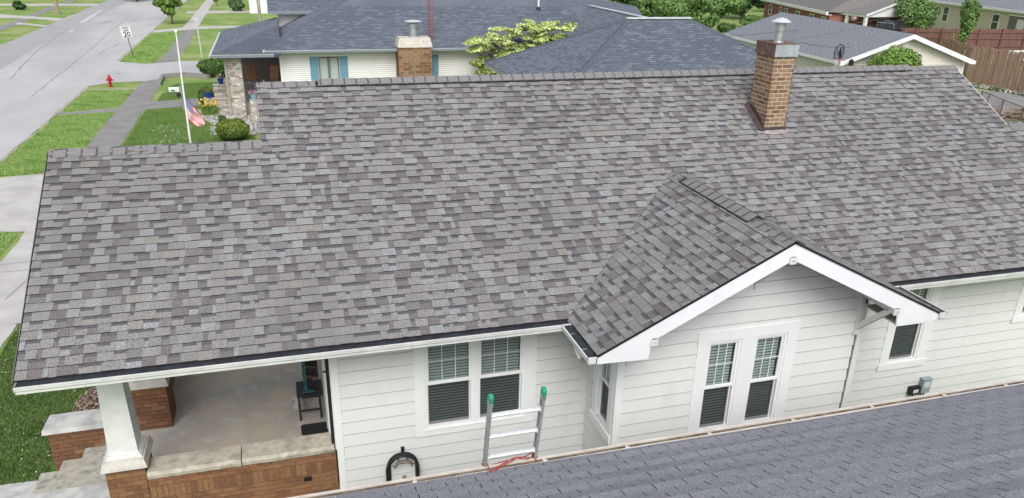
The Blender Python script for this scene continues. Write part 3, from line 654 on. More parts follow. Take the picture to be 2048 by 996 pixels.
def sash_window(F, u0, u1, zt, zm, zb, parent, m='white trim', dark=True, grid=(3, 2), D=.0, wind='vinyl white'):
    "double hung: opening u0..u1, top zt, meeting rail zm, bottom zb"
    f = .045; mm = MB()
    mm.fbox(F, u0, u0 + f, zb, zt, -.07, .016 + D, m); mm.fbox(F, u1 - f, u1, zb, zt, -.07, .016 + D, m)
    mm.fbox(F, u0 + f, u1 - f, zt - f, zt, -.07, .015 + D, m); mm.fbox(F, u0 + f, u1 - f, zb, zb + f, -.07, .015 + D, m)
    # sashes
    a, b = u0 + f, u1 - f; s = .028
    for q0, q1, h0, h1 in ((zm - .022, zt - f, -.028, -.004), (zb + f, zm + .0, -.060, -.034)):
        mm.fbox(F, a, a + s, q0, q1, h0, h1, m); mm.fbox(F, b - s, b, q0, q1, h0, h1, m); mm.fbox(F, a + s, b - s, q1 - s, q1, h0, h1 - .001, m); mm.fbox(F, a + s, b - s, q0, q0 + s + .012, h0, h1 - .001, m)
    mm.fbox(F, a, b, zm - .03, zm + .012, -.03, .006, m)
    wn = mm.build('window', parent); a += s; b -= s
    m2 = MB(); m2.fbox(F, a - .004, b + .004, zm, zt - f, -.0185, -.0145, 'glass green'); m2.build('pane', wn)
    m2 = MB(); m2.fbox(F, a - .004, b + .004, zb + f, zm, -.051, -.047, 'glass green'); m2.build('pane', wn)
    for k in range(1, grid[0]): m2 = MB(); x = a + (b - a) * k / grid[0]; m2.fbox(F, x - .005, x + .005, zm, zt - f, -.0144, -.008, m); m2.build('muntin', wn)
    m2 = MB(); z = (zm + zt - f) / 2; m2.fbox(F, a, b, z - .005, z + .005, -.0143, -.0079, m); m2.build('muntin', wn)
    m2 = MB(); m2.fbox(F, a - .01, b + .01, zb + f - .0, zm - .03, -.031, -.030, 'insect screen'); m2.build('insect_screen', wn)
    m2 = MB(); z = zb + f
    while z < zt - .03:
        m2.hexa([F(a, z, -.066), F(b, z, -.066), F(b, z + .025, -.084), F(a, z + .025, -.084), F(a, z + .003, -.0645), F(b, z + .003, -.0645), F(b, z + .028, -.0825), F(a, z + .028, -.0825)], 'blind white'); z += .05
    m2.build('blind', wn, kind='stuff')
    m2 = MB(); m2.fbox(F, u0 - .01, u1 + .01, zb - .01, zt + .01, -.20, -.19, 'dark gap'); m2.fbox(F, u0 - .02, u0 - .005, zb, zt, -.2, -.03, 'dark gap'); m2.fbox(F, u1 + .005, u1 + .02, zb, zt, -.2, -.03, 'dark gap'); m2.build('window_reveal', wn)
    return wn
for a, b, c, d in op1: sash_window(FA, a, b, d, -1.19, c, house)
for a, b, c, d in op2: sash_window(FBy, a, b, d, -1.225, c, house)
for a, b, c, d in op3: sash_window(FA, a, b, d, -1.24, c, house)
for a, b, c, d in op4: sash_window(FA, a, b, d, -.9, c, house)
for a, b, c, d in ops: sash_window(FS, a, b, d, -1.13, c, house, grid=(2, 2))
mm = MB(); T_ = 'white trim'
mm.fbox(FA, 4.90, 5.05, -2.0, .2, 0, .03, T_); mm.fbox(FA, 6.63, 6.82, -2.0, .2, 0, .03, T_); mm.fbox(FA, 5.815, 5.865, -2.0, -.42, 0, .028, T_); mm.fbox(FA, 4.90, 6.82, -2.115, -2.002, 0, .032, T_); mm.fbox(FA, 5.05, 6.63, -.418, .2, 0, .03, T_)
mm.fbox(FA, 5.03, 6.65, -2.010, -1.994, 0, .042, T_)
mm.build('window_trim', house)
mm = MB(); mm.fbox(FBy, 8.94, 9.11, -2.02, -.43, 0, .03, T_); mm.fbox(FBy, 10.48, 10.66, -2.02, -.43, 0, .03, T_); mm.fbox(FBy, 9.68, 9.91, -2.02, -.43, 0, .03, T_); mm.fbox(FBy, 8.93, 10.67, -.428, -.255, 0, .034, T_); mm.fbox(FBy, 8.94, 10.66, -2.10, -2.022, 0, .05, T_); mm.build('window_trim', house)
mm = MB(); mm.fbox(FA, 13.45, 13.60, -2.02, .1, 0, .03, T_); mm.fbox(FA, 14.26, 14.46, -2.02, .1, 0, .03, T_); mm.fbox(FA, 13.42, 14.48, -2.155, -2.022, 0, .045, T_); mm.fbox(FA, 13.6, 14.26, -.428, .1, 0, .03, T_)
mm.fbox(FA, 16.35, 16.5, -1.38, .1, 0, .03, T_); mm.fbox(FA, 16.33, 17.4, -1.51, -1.382, 0, .045, T_); mm.build('window_trim', house)
mm = MB(); mm.fbox(FS, -.36, -.22, -1.88, -.02, 0, .03, T_); mm.fbox(FS, .24, .40, -1.88, -.02, 0, .03, T_); mm.fbox(FS, -.38, .42, -2.02, -1.882, 0, .05, T_); mm.fbox(FS, -.22, .24, -.398, -.02, 0, .03, T_); mm.build('window_trim', house)

# chimney of the main house: bricks one by one
def brickwork(parent, F, u0, u1, z0, z1, mats, bl=.2, bh=.066, jt=.011, seed=1, soldier=None, proud=.012, clipf=None, name='brick', joined=False):
    "F(u, z, h) with h outwards; every brick its own object"
    r = random.Random(seed); z = z1 - bh; i = 0; J = MB()
    def one(a, b, c, d):
        if b - a < .02 or (clipf and not clipf((a + b) / 2, (c + d) / 2)): return
        mm = J if joined else MB(); p = proud + r.uniform(-.0015, .003); mm.fbox(F, a, b, c, d, -.01, p, r.choice(mats))
        if not joined: mm.build(name, parent)
    while z > z0 - bh:
        if soldier is not None and i == soldier:
            z -= bl - bh; u = u0
            while u < u1 - .03: one(u, min(u + bh, u1), z, z + bl); u += bh + jt
        else:
            u = u0 - (bl / 2 if i % 2 else 0)
            while u < u1 - .01: one(max(u, u0), min(u + bl, u1), max(z, z0), z + bh); u += bl + jt
        z -= bh + jt; i += 1
    if joined: J.build(name, parent, kind='stuff')
CX0, CX1, CY0, CY1 = 12.03, 12.475, 3.24, 3.83
mm = MB(); mm.box(CX0 + .011, CX1 - .011, CY0 + .011, CY1 - .011, 1.7, 3.2, 'mortar pale'); chim = mm.build('chimney', house)
zr_ = lambda y: y * TT
BM = ['chimney brick'] * 5 + ['chimney brick rust'] * 2
brickwork(chim, lambda u, z, h: V(u, CY0 + .012 - h, z), CX0, CX1, 1.83, 3.14, BM, bl=.19, bh=.056, jt=.019, seed=3, proud=.003)
brickwork(chim, lambda u, z, h: V(CX0 + .012 - h, u, z), CY0 + .002, CY1, 1.83, 3.14, BM + ['chimney brick rust'] * 3, bl=.19, bh=.056, jt=.019, seed=4, proud=.003, clipf=lambda u, z: z > zr_(u) - .03)
brickwork(chim, lambda u, z, h: V(CX1 - .012 + h, u, z), CY0 + .002, CY1, 1.83, 3.14, BM, bl=.195, bh=.062, jt=.013, seed=5, joined=True)
mm = MB(); mm.box(CX0 - .018, CX0 - .003, CY0 - .015, CY1 + .02, 3.135, 3.35, 'rusty sheet'); mm.box(CX0 - .018, CX1 + .02, CY0 - .03, CY0 - .0155, 3.136, 3.35, 'galvanised flat'); mm.box(CX1 + .0, CX1 + .02, CY0 - .015, CY1 + .02, 3.135, 3.35, 'galvanised flat')
mm.box(CX0 - .024, CX1 + .026, CY0 - .036, CY1 + .026, 3.351, 3.362, 'rusty sheet'); mm.build('chimney_cap', chim)
cxm, cym = 12.24, 3.5
mm = MB(); mm.lathe((cxm, cym, 3.362), [(.09, 0), (.085, .02), (.074, .03), (.074, .10), (.082, .102), (.082, .118), (.074, .12), (.074, .21)], 'galvanised', 20)
mm.lathe((cxm, cym, 3.572), [(.098, 0), (.098, .012), (.09, .014), (.09, .10), (.096, .102), (.096, .11)], 'galvanised', 20)
for k in range(4): t = k * math.pi / 2 + .4; mm.bar((cxm + .095 * math.cos(t), cym + .095 * math.sin(t), 3.67), (cxm + .13 * math.cos(t), cym + .13 * math.sin(t), 3.73), .015, .004, 'galvanised')
mm.lathe((cxm, cym, 3.715), [(.175, 0), (.176, .006), (.09, .055), (.02, .075), (.005, .077)], 'zinc pale', 24); mm.build('flue_cap', chim, smooth=False)
mm = MB()   # side flashing and apron
FL = lambda y, z, h: V(CX0 - .014 - h, y, z)
mm.prism([(CY0 - .07, zr_(CY0 - .07) + .012), (CY1 + .05, zr_(CY1 + .05) + .012), (CY1 + .0, zr_(CY1) + .10), (CY1 - .22, zr_(CY1 - .22) + .17), (CY0 + .12, zr_(CY0) + .2), (CY0 - .02, zr_(CY0) + .06)], FL, 0, .008, 'brown flashing')
mm.add([FM(CX0 - .145, (CY0 + .03) / CT, .022), FM(CX0 - .016, (CY0 - .04) / CT, .05), FM(CX0 - .016, (CY1 + .08) / CT, .08), FM(CX0 - .10, (CY1 + .06) / CT, .022)], [(0, 1, 2, 3)], 'brown flashing')
mm.box(CX0 - .02, CX1 + .02, CY0 - .022, CY0 - .008, zr_(CY0) - .05, zr_(CY0) + .07, 'brown flashing')
mm.bar(FM(CX0 - .15, (CY0 + .02) / CT, .024), FM(CX0 - .105, (CY1 + .06) / CT, .024), .014, .01, 'galvanised')
mm.build('flashing', chim)
mm = MB(); rr = random.Random(5); P = []
for k in range(18):
    t = 2 * math.pi * k / 18; P.append((CX0 + .2 + (.31 + rr.uniform(-.03, .03)) * math.cos(t), (CY0 - .045) / CT + (.07 + rr.uniform(-.012, .012)) * math.sin(t)))
mm.prism(P, FM, .013, .024, 'flashing cement'); mm.build('sealant', chim)

# ------------------------------------------------------------------ porch
ZF = -2.75
mm = MB(); mm.box(.5, 3.70, .9, 8.3, G, ZF, 'porch floor'); mm.build('porch_floor', house)
OB = ['brick orange'] * 5 + ['brick brown'] * 3 + ['brick ochre']; DBK = ['brick brown'] * 4 + ['brick dark'] * 3 + ['brick ochre'] * 1
mm = MB(); mm.box(1.06, 3.70, .70, .98, G, -2.14, 'mortar orange'); pw = mm.build('porch_wall', house)
brickwork(pw, lambda u, z, h: V(u, .70 - h, z), 1.08, 3.675, -2.90, -2.145, OB, soldier=2, seed=6)
mm = MB(); mm.box(3.18, 3.29, .675, .69, -2.61, -2.54, 'dark gap'); mm.build('vent', pw)
for a, b, m_ in ((1.07, 2.33, 'limestone'), (2.345, 3.66, 'limestone')):
    mm = MB(); rr = random.Random(int(a * 10)); n = 14; top = []; 
    for k in range(n + 1):
        x = a + (b - a) * k / n; j = rr.uniform(-.008, .008); top.append([(x, .655 + j, -2.14), (x, .645 + j, -2.08 + rr.uniform(-.006, .006)), (x, .668 + j, -2.03), (x, 1.04, -2.03), (x, 1.04, -2.14)])
    vs = [p for s in top for p in s]; mm.add(vs, [(k * 5 + i, k * 5 + (i + 1) % 5, (k + 1) * 5 + (i + 1) % 5, (k + 1) * 5 + i) for k in range(n) for i in range(5)] + [tuple(range(5)), tuple(n * 5 + i for i in range(5))], m_); mm.build('coping', pw)
mm = MB(); mm.box(.40, 3.72, .60, .72, G, -2.905, 'step concrete'); mm.build('plinth', pw)
def pier(x0, x1, y0, y1, mats, side, seed, cap=True):
    mm = MB(); mm.box(x0 + .01, x1 - .01, y0 + .01, y1 - .01, G, -1.93, 'mortar orange'); p = mm.build('pier', house)
    brickwork(p, lambda u, z, h: V(u, y0 + .01 - h, z), x0, x1, -2.95, -1.935, mats, seed=seed)
    brickwork(p, lambda u, z, h: V(x1 - .01 + h, u, z), y0, y1, -2.8, -1.935, ['brick dark', 'brick brown'], seed=seed + 1, joined=True)
    brickwork(p, lambda u, z, h: V(x0 + .01 - h, u, z), y0, y1, -3.1, -1.935, mats, seed=seed + 2, joined=True)
    mm = MB(); c0, c1, d0, d1 = x0 - .05, x1 + .05, y0 - .05, y1 + .05
    mm.hexa([(c0, d0, -1.93), (c1, d0, -1.93), (c1, d1, -1.93), (c0, d1, -1.93), (c0 + .035, d0 + .035, -1.80), (c1 - .035, d0 + .035, -1.80), (c1 - .035, d1 - .035, -1.80), (c0 + .035, d1 - .035, -1.80)], 'limestone pale'); mm.build('pier_cap', p); return p
pier(.545, 1.05, .70, 1.28, OB, True, 21); pier(.52, 1.10, 2.95, 3.55, OB + DBK, True, 31)
pier(.52, 1.10, 7.0, 7.6, DBK, True, 41)
mm = MB(); mm.box(.56, .98, 3.56, 7.0, G, -2.14, 'mortar orange'); mm.box(.50, 1.02, 3.56, 7.0, -2.14, -2.03, 'limestone'); mm.build('porch_wall', house)
def column(x, y, zb_=-1.80, zt=.1, m='gutter white'):
    mm = MB(); mm.hexa([(x - .19, y - .19, zb_ + .05), (x + .19, y - .19, zb_ + .05), (x + .19, y + .19, zb_ + .05), (x - .19, y + .19, zb_ + .05), (x - .14, y - .14, zt), (x + .14, y - .14, zt), (x + .14, y + .14, zt), (x - .14, y + .14, zt)], m)
    c = mm.build('column', house); mm = MB(); mm.box(x - .235, x + .235, y - .235, y + .235, zb_, zb_ + .028, m); mm.box(x - .218, x + .218, y - .218, y + .218, zb_ + .028, zb_ + .06, m); mm.build('column_base', c)
column(.80, .985); column(.8, 3.25, zt=.3)
mm = MB(); mm.box(.62, 3.72, .86, 1.1, -.28, .25, 'white trim'); mm.box(.62, .9, 1.1, 7.6, -.05, .3, 'white trim'); mm.build('porch_beam', house)
# steps and their two cheek walls
def cheek(y0, y1, seed):
    mm = MB(); mm.box(-.78, .50, y0 + .03, y1 - .03, G, -2.58, 'mortar orange'); p = mm.build('cheek_wall', house)
    brickwork(p, lambda u, z, h: V(u, y0 + .03 - h, z), -.78, .50, -3.45, -2.585, DBK, seed=seed)
    brickwork(p, lambda u, z, h: V(-.78 - h, u, z), y0 + .03, y1 - .03, -3.45, -2.585, DBK, seed=seed + 1, joined=True)
    mm = MB(); mm.hexa([(-.86, y0 - .03, -2.58), (.5, y0 - .03, -2.58), (.5, y1 + .03, -2.58), (-.86, y1 + .03, -2.58), (-.845, y0 - .02, -2.50), (.5, y0 - .02, -2.50), (.5, y1 + .02, -2.50), (-.83, y1 - .0, -2.50)], 'concrete cap'); mm.build('coping', p)
cheek(2.95, 3.42, 51); cheek(.78, 1.24, 61)
for k in range(4):
    mm = MB(); zt_ = G + .1875 * (k + 1); x0 = -1.02 + .37 * k
    mm.box(x0, .56, 1.24 + .003 * k, 2.95 - .003 * k, G if k == 0 else zt_ - .1875, zt_, 'step concrete'); mm.build('step', house)
mm = MB(); mm.bar((3.655, .735, -2.7), (3.655, .735, .1), .05, .05, 'black metal'); mm.box(3.59, 3.66, .72, .74, -.80, -.78, 'black metal'); mm.build('downspout', house)
mm = MB(); mm.box(3.62, 3.69, 1.0, 1.12, ZF, .1, 'white trim'); mm.box(3.62, 3.69, 2.2, 2.32, ZF, .1, 'white trim'); mm.box(3.66, 3.675, 1.12, 2.2, ZF, -.4, 'window dark'); mm.build('door', house)
mm = MB(); mm.box(11.90, 12, YW - .03, YW, Z0, .1, 'white siding'); mm.build('corner_board', house)

# ------------------------------------------------------------------ the roof in the foreground
PN = rad(23); CN, SN = math.cos(PN), math.sin(PN); YN, ZN = -3.02, -.085
wav = lambda u, a: .0115 * math.sin(a * 15.5 + 1.1 * math.sin(u * .5) + .7 * math.sin(a * 3.1)) * (.65 + .35 * math.sin(u * .9 + a * 2)) + .012 * math.sin(u * .55 + .9) * math.sin(a * 3)
FN = lambda u, a, h: V(u, YN - a * CN + (h + wav(u, a)) * SN, ZN + a * SN + (h + wav(u, a)) * CN)
nh = thing('neighbour_house', 'nearest house, of which only the blue grey three tab roof slope and its gutter show', 'house', (9, -6, G))
mm = MB(); mm.hexa([FN(2.6, 0, -.09), FN(16, 0, -.09), FN(16, 5.2, -.09), FN(2.6, 5.2, -.09), FN(2.6, 0, -.055), FN(16, 0, -.055), FN(16, 5.2, -.055), FN(2.6, 5.2, -.055)], 'underlay')
mm.box(2.9, 15.8, -12.6, YN - .45, G, -.30, 'white siding'); nroof = mm.build('roof', nh)
TN = []; r = random.Random(5); i = 0; a = -.035
while a < 5.1:
    u = 2.6 - (.1525 if i % 2 else 0) + r.uniform(-.01, .01)
    while u < 16:
        TN.append((u + .0045, u + .305 - .0045 * r.uniform(.2, 1.4), a, r.uniform(-.001, .0015))); u += .305
    a += .1395; i += 1
TN.sort(key=lambda t: np.linalg.norm(FN((t[0] + t[1]) / 2, t[2], 0) - CAMP) + (0 if onp is None else 0))
def visible(p):
    c = _R.T @ (p - CAMP); 
    if c[2] > -.2: return False
    u, v = CX + FPX * c[0] / -c[2], CY - FPX * c[1] / -c[2]; return -60 < u < 2110 and -60 < v < 1050
field = MB(); cnt = 0
for a0, a1, a, t in TN:
    vis = visible(FN((a0 + a1) / 2, a, 0))
    mb_ = MB() if (vis and cnt < 300) else field
    e = .14; h0, h1 = .0065 + t, .001
    sk = .06 if r.random() < .5 else .1
    nn = 2
    for k in range(nn):   # two strips follow the wavy deck
        x0 = a0 + (a1 - a0) * k / nn; x1 = a0 + (a1 - a0) * (k + 1) / nn
        mb_.poly([FN(x0, a, h0), FN(x1, a, h0), FN(x1, a + e, h1), FN(x0, a + e, h1)], 'near shingle')
    for q in ([FN(a0, a, -.012), FN(a1, a, -.012), FN(a1, a, h0), FN(a0, a, h0)], [FN(a0, a + e, -.012), FN(a0, a, -.012), FN(a0, a, h0), FN(a0, a + e, h1)], [FN(a1, a, -.012), FN(a1, a + e, -.012), FN(a1, a + e, h1), FN(a1, a, h0)]): mb_.poly(q, 'underlay')
    if mb_ is not field: mb_.build('shingle', nroof); cnt += 1
field.build('shingle_field', nroof, kind='stuff')
mm = MB(); F = lambda x, y, z: V(x, YN + y, ZN + z)
mm.fbox(F, 2.55, 16.05, .0, .012, -.13, -.012, 'gutter dirt'); mm.fbox(F, 2.55, 16.05, .012, .09, -.13, -.12, 'gutter dirt'); mm.fbox(F, 2.55, 16.05, .085, .095, -.13, -.012, 'gutter dirt'); mm.fbox(F, 2.55, 16.05, .086, .110, -.012, .006, 'almond gutter')
mm.fbox(F, 2.55, 16.05, -.03, .040, -.014, -.006, 'almond gutter'); mm.fbox(F, 2.54, 2.55, -.01, .12, -.13, .006, 'almond gutter'); gn = mm.build('gutter', nh)
for x in (4.31, 5.7, 6.65, 7.66, 8.75, 9.85, 10.92, 11.88, 12.9, 13.9):
    mm = MB(); mm.box(x - .009, x + .009, YN + .02, YN + .09, ZN - .012, ZN - .002, 'almond gutter'); mm.box(x - .025, x + .025, YN + .03, YN + .055, ZN - .008, ZN + .004, 'almond gutter'); mm.build('gutter_hanger', gn)

# ------------------------------------------------------------------ ladder, rope, hose, meter boxes, porch things
def rails():
    bl, br = onp(968, 945, 1, -2.875), onp(1067, 922, 1, -2.875)
    bl[2] = br[2] = (bl[2] + br[2]) / 2; tl = onp(985, 797, 0, bl[0]); tr = onp(1083.5, 783, 0, br[0])
    d = (tl - bl) / np.linalg.norm(tl - bl) + (tr - br) / np.linalg.norm(tr - br); return bl, br, d / np.linalg.norm(d)
BL, BR, LD = rails(); LL = float(np.linalg.norm(onp(985, 797, 0, BL[0]) - BL)) - .045
lad = thing('ladder', 'silver aluminium extension ladder with green caps sticking up over the near gutter', 'ladder', tuple(BL - LD * 3.55))
Nl = np.cross(V(1, 0, 0), LD)
for base in (BL, BR):
    mm = MB(); F = lambda x, y, z, b=base: b + V(1, 0, 0) * x + Nl * y + LD * z; sg = 1 if base is BL else -1
    mm.fbox(F, -.016, -.010, -.031, .031, -3.5, LL, 'aluminium rail') if sg > 0 else mm.fbox(F, .010, .016, -.031, .031, -3.5, LL, 'aluminium rail')
    mm.fbox(F, -.016, .016, -.035, -.030, -3.5, LL, 'aluminium rail'); mm.fbox(F, -.016, .016, .030, .035, -3.5, LL, 'aluminium rail'); rl = mm.build('rail', lad)
    mm = MB(); pts = [(-.038, -.055), (.038, -.055), (.038, .01), (.028, .026), (.010, .035), (-.010, .035), (-.028, .026), (-.038, .01)]
    mm.prism(pts, lambda y, z, h, F=F: F(h, y, LL + z), -.019, .019, 'ladder cap green'); c = mm.build('rail_cap', rl)
    mm = MB(); mm.fbox(F, -.020, .020, -.0395, .0395, LL - .10, LL - .05, 'galvanised'); mm.build('cap_clip', rl)
W_ = BR[0] - BL[0]
for k in range(14):
    z = .19 + .305 * (2 - k) + .02; mm = MB(); F = lambda x, y, z: BL + V(1, 0, 0) * x + Nl * y + LD * z + V(0, 0, (BR - BL)[2] * 0)
    P = [(.026 * math.cos(t) * (1.15 if math.sin(t) > 0 else 1), .024 * math.sin(t)) for t in [2 * math.pi * q / 10 + .3 for q in range(10)]]
    mm.prism(P, lambda y, zz, h: F(h, y, z + zz), .0, W_, 'aluminium')
    for x in (.022, W_ - .022): mm.prism([(p[0] * 1.45, p[1] * 1.45) for p in P], lambda y, zz, h: F(h, y, z + zz), x - .005, x + .005, 'aluminium')
    mm.build('rung', lad)
def rope_pts():
    a = BL + LD * .02; b = BR + LD * .07; out = []
    for k in range(9): t = 2 * math.pi * k / 4; out.append(a + V(.03 * math.cos(t), .05 * math.sin(t), .01 * k + .02 * math.sin(t * 1.5)))
    out += [V(BL[0] + .02, YN - .02, ZN + .03), V(BL[0] + .08, YN + .02, ZN + .02), V(BL[0] + .20, YN + .07, ZN + .03), V(BL[0] + .33, YN + .09, ZN + .07)]
    for k in range(11): t = 2 * math.pi * k / 4; out.append(b + V(.028 * math.cos(t), .05 * math.sin(t), .008 * k))
    out += [b + V(-.1, .05, .0), V(BL[0] + .2, YN + .1, ZN + .03), BL + V(.05, .03, .03)]
    return out
mm = MB(); mm.tube(rope_pts(), .0065, 'rope red', 6); mm.tube([p + V(.004, -.012, -.012) for p in rope_pts()[9:18]], .006, 'rope red', 6)
tag(mm.build('rope', smooth=True), 'red rope tying the ladder rails to the near gutter', 'rope')
hz = YW - .02
hs0 = thing('hose_reel', 'coiled black garden hose hung on a wall hanger over the brass tap', 'garden hose', (4.66, hz - .05, -2.9))
rr = random.Random(3)
for k in range(7):
    ox, oy = rr.uniform(-.022, .022), -.03 - .022 * (k % 4); w0, z1 = .215 + rr.uniform(-.04, .035), -2.34 + rr.uniform(-.05, .03)
    P = [(4.67 - w0 + ox - .02, hz + oy, -3.02), (4.67 - w0 + ox, hz + oy, -2.75)] + [(4.67 + ox - w0 * math.cos(t), hz + oy, z1 - .22 + .22 * math.sin(t)) for t in np.linspace(0, math.pi, 13)] + [(4.67 + w0 + ox, hz + oy, -2.75), (4.67 + w0 + ox + .01, hz + oy, -3.02)]
    mm = MB(); mm.tube(P, .0125, 'black rubber', 8); mm.build('hose', hs0, smooth=True)
mm = MB(); mm.box(4.655, 4.705, hz - .03, hz, -2.36, -2.24, 'black metal')
P = [(4.50, -2.50), (4.53, -2.49), (4.56, -2.44), (4.60, -2.41), (4.74, -2.41), (4.78, -2.44), (4.81, -2.49), (4.85, -2.50)]
mm.tube([(x, hz - .13, z) for x, z in P], .013, 'rust steel', 6); mm.tube([(x, hz - .13, z - .05) for x, z in P[1:-1]], .010, 'rust steel', 6); mm.bar((4.6, hz, -2.43), (4.6, hz - .13, -2.42), .02, .02, 'rust steel'); mm.bar((4.74, hz, -2.43), (4.74, hz - .13, -2.42), .02, .02, 'rust steel'); mm.build('hose_hanger', hs0)
mm = MB(); mm.tube([(4.68, hz, -2.80), (4.68, hz - .07, -2.80), (4.68, hz - .10, -2.84), (4.68, hz - .10, -2.90)], [.016, .02, .018, .014], 'brass', 8); mm.tube([(4.68, hz - .06, -2.80), (4.68, hz - .075, -2.755)], .009, 'brass', 6); mm.lathe((4.68, hz - .078, -2.76), [(.028, 0), (.034, .006), (.028, .014)], 'brass', 10)
tag(mm.build('tap', smooth=True), 'brass outdoor tap inside the loop of the black hose', 'tap')
wz = YW - .02
ebx = thing('meter_box', 'grey electrical disconnect box with conduit on the white siding', 'electrical box', (14.58, wz, -2.8))
mm = MB(); mm.box(14.50, 14.69, wz - .10, wz, -2.74, -2.45, 'elec box'); mm.box(14.49, 14.70, wz - .115, wz, -2.46, -2.44, 'elec box'); mm.build('box', ebx)
mm = MB(); mm.box(14.53, 14.65, wz - .108, wz - .1005, -2.62, -2.50, 'elec label'); mm.build('cover', ebx)
mm = MB(); mm.tube([(14.56, wz - .05, -2.74), (14.56, wz - .05, -2.84), (14.50, wz - .05, -2.88), (14.44, wz - .05, -2.86)], .016, 'black rubber', 8); mm.tube([(14.62, wz - .05, -2.74), (14.62, wz - .05, -3.2)], .018, 'black rubber', 8); mm.build('conduit', ebx, smooth=True)
ebk = thing('junction_box', 'small black utility box with a pale label left of the grey electrical box', 'junction box', (14.38, wz, -2.8))
mm = MB(); mm.box(14.27, 14.49, wz - .08, wz, -2.76, -2.60, 'black metal'); mm.box(14.26, 14.30, wz - .10, wz, -2.75, -2.62, 'black metal'); mm.build('box', ebk); mm = MB(); mm.box(14.33, 14.45, wz - .084, wz - .0805, -2.72, -2.65, 'elec label'); mm.build('label_plate', ebk)
mm = MB(); mm.tube([(14.38, wz - .04, -2.76), (14.38, wz - .04, -3.3)], .012, 'black rubber', 8); mm.build('cable', ebk)
# porch furniture
tb = thing('side_table', 'small black slatted table on the porch by the wall', 'table', (3.4, 2.75, ZF))
for k in range(5): mm = MB(); mm.box(3.17, 3.61, 2.56 + .107 * k, 2.657 + .107 * k, ZF + .47, ZF + .495, 'table black'); mm.build('slat', tb)
for x in (3.20, 3.55):
    for y in (2.60, 3.03): mm = MB(); mm.box(x - .018, x + .018, y - .018, y + .018, ZF, ZF + .47, 'table black'); mm.build('leg', tb)
mm = MB(); mm.box(3.2, 3.55, 2.59, 2.61, ZF + .17, ZF + .2, 'table black'); mm.box(3.2, 3.55, 3.02, 3.04, ZF + .17, ZF + .2, 'table black'); mm.box(3.19, 3.21, 2.6, 3.03, ZF + .17, ZF + .2, 'table black'); mm.box(3.54, 3.56, 2.6, 3.03, ZF + .17, ZF + .2, 'table black'); mm.build('stretcher', tb)
tz = ZF + .495
bh = thing('birdhouse', 'tall teal wooden birdhouse with little shelf roofs on the black table', 'birdhouse', (3.42, 2.85, tz))
mm = MB(); mm.box(3.30, 3.36, 2.72, 3.06, tz, tz + .62, 'decor teal'); mm.box(3.36, 3.46, 2.80, 3.04, tz, tz + .6, 'table black'); mm.build('body', bh)
mm = MB(); mm.hexa([(3.27, 2.66, tz), (3.47, 2.66, tz), (3.40, 2.76, tz), (3.27, 2.76, tz), (3.27, 2.66, tz + .025), (3.47, 2.66, tz + .025), (3.40, 2.76, tz + .025), (3.27, 2.76, tz + .025)], 'decor teal'); mm.build('base', bh)
for z in (.26, .46, .62): mm = MB(); mm.hexa([(3.36, 2.70, tz + z), (3.56, 2.70, tz + z - .03), (3.56, 3.06, tz + z - .03), (3.36, 3.06, tz + z), (3.36, 2.72, tz + z + .05), (3.56, 2.70, tz + z + .0), (3.56, 3.06, tz + z + .0), (3.36, 3.04, tz + z + .05)], 'decor roof'); mm.build('roof', bh)
for z in (.16, .36, .52): mm = MB(); mm.bar((3.33, 2.72, tz + z), (3.30, 2.64, tz + z + .01), .012, .012, 'black metal'); mm.build('perch', bh)
mm = MB(); mm.lathe((3.20, 2.98, ZF), [(.10, 0), (.12, .04), (.10, .12), (.07, .19), (.075, .23), (.06, .28), (.03, .31)], 'fur grey', 14, 1.0, .9); mm.lathe((3.12, 3.12, ZF), [(.05, .1), (.07, .16), (.04, .2), (.01, .21)], 'fur grey', 10); tag(mm.build('garden_ornament', smooth=True), 'mottled grey animal figure on the porch floor left of the black table', 'ornament')
mm = MB(); P = []
for cx_, cy_, t0 in ((3.60, 2.37, 0), (3.22, 2.37, 90), (3.22, 2.19, 180), (3.60, 2.19, 270)):
    for q in (0, 45, 90): t = rad(t0 + q); P.append((cx_ + .03 * math.cos(t), cy_ + .07 * math.sin(t)))
mm.prism(P, lambda x, y, h: V(x, y, h), ZF, ZF + .012, 'doormat'); tag(mm.build('doormat'), 'black rubber doormat on the porch behind the low brick wall', 'doormat')

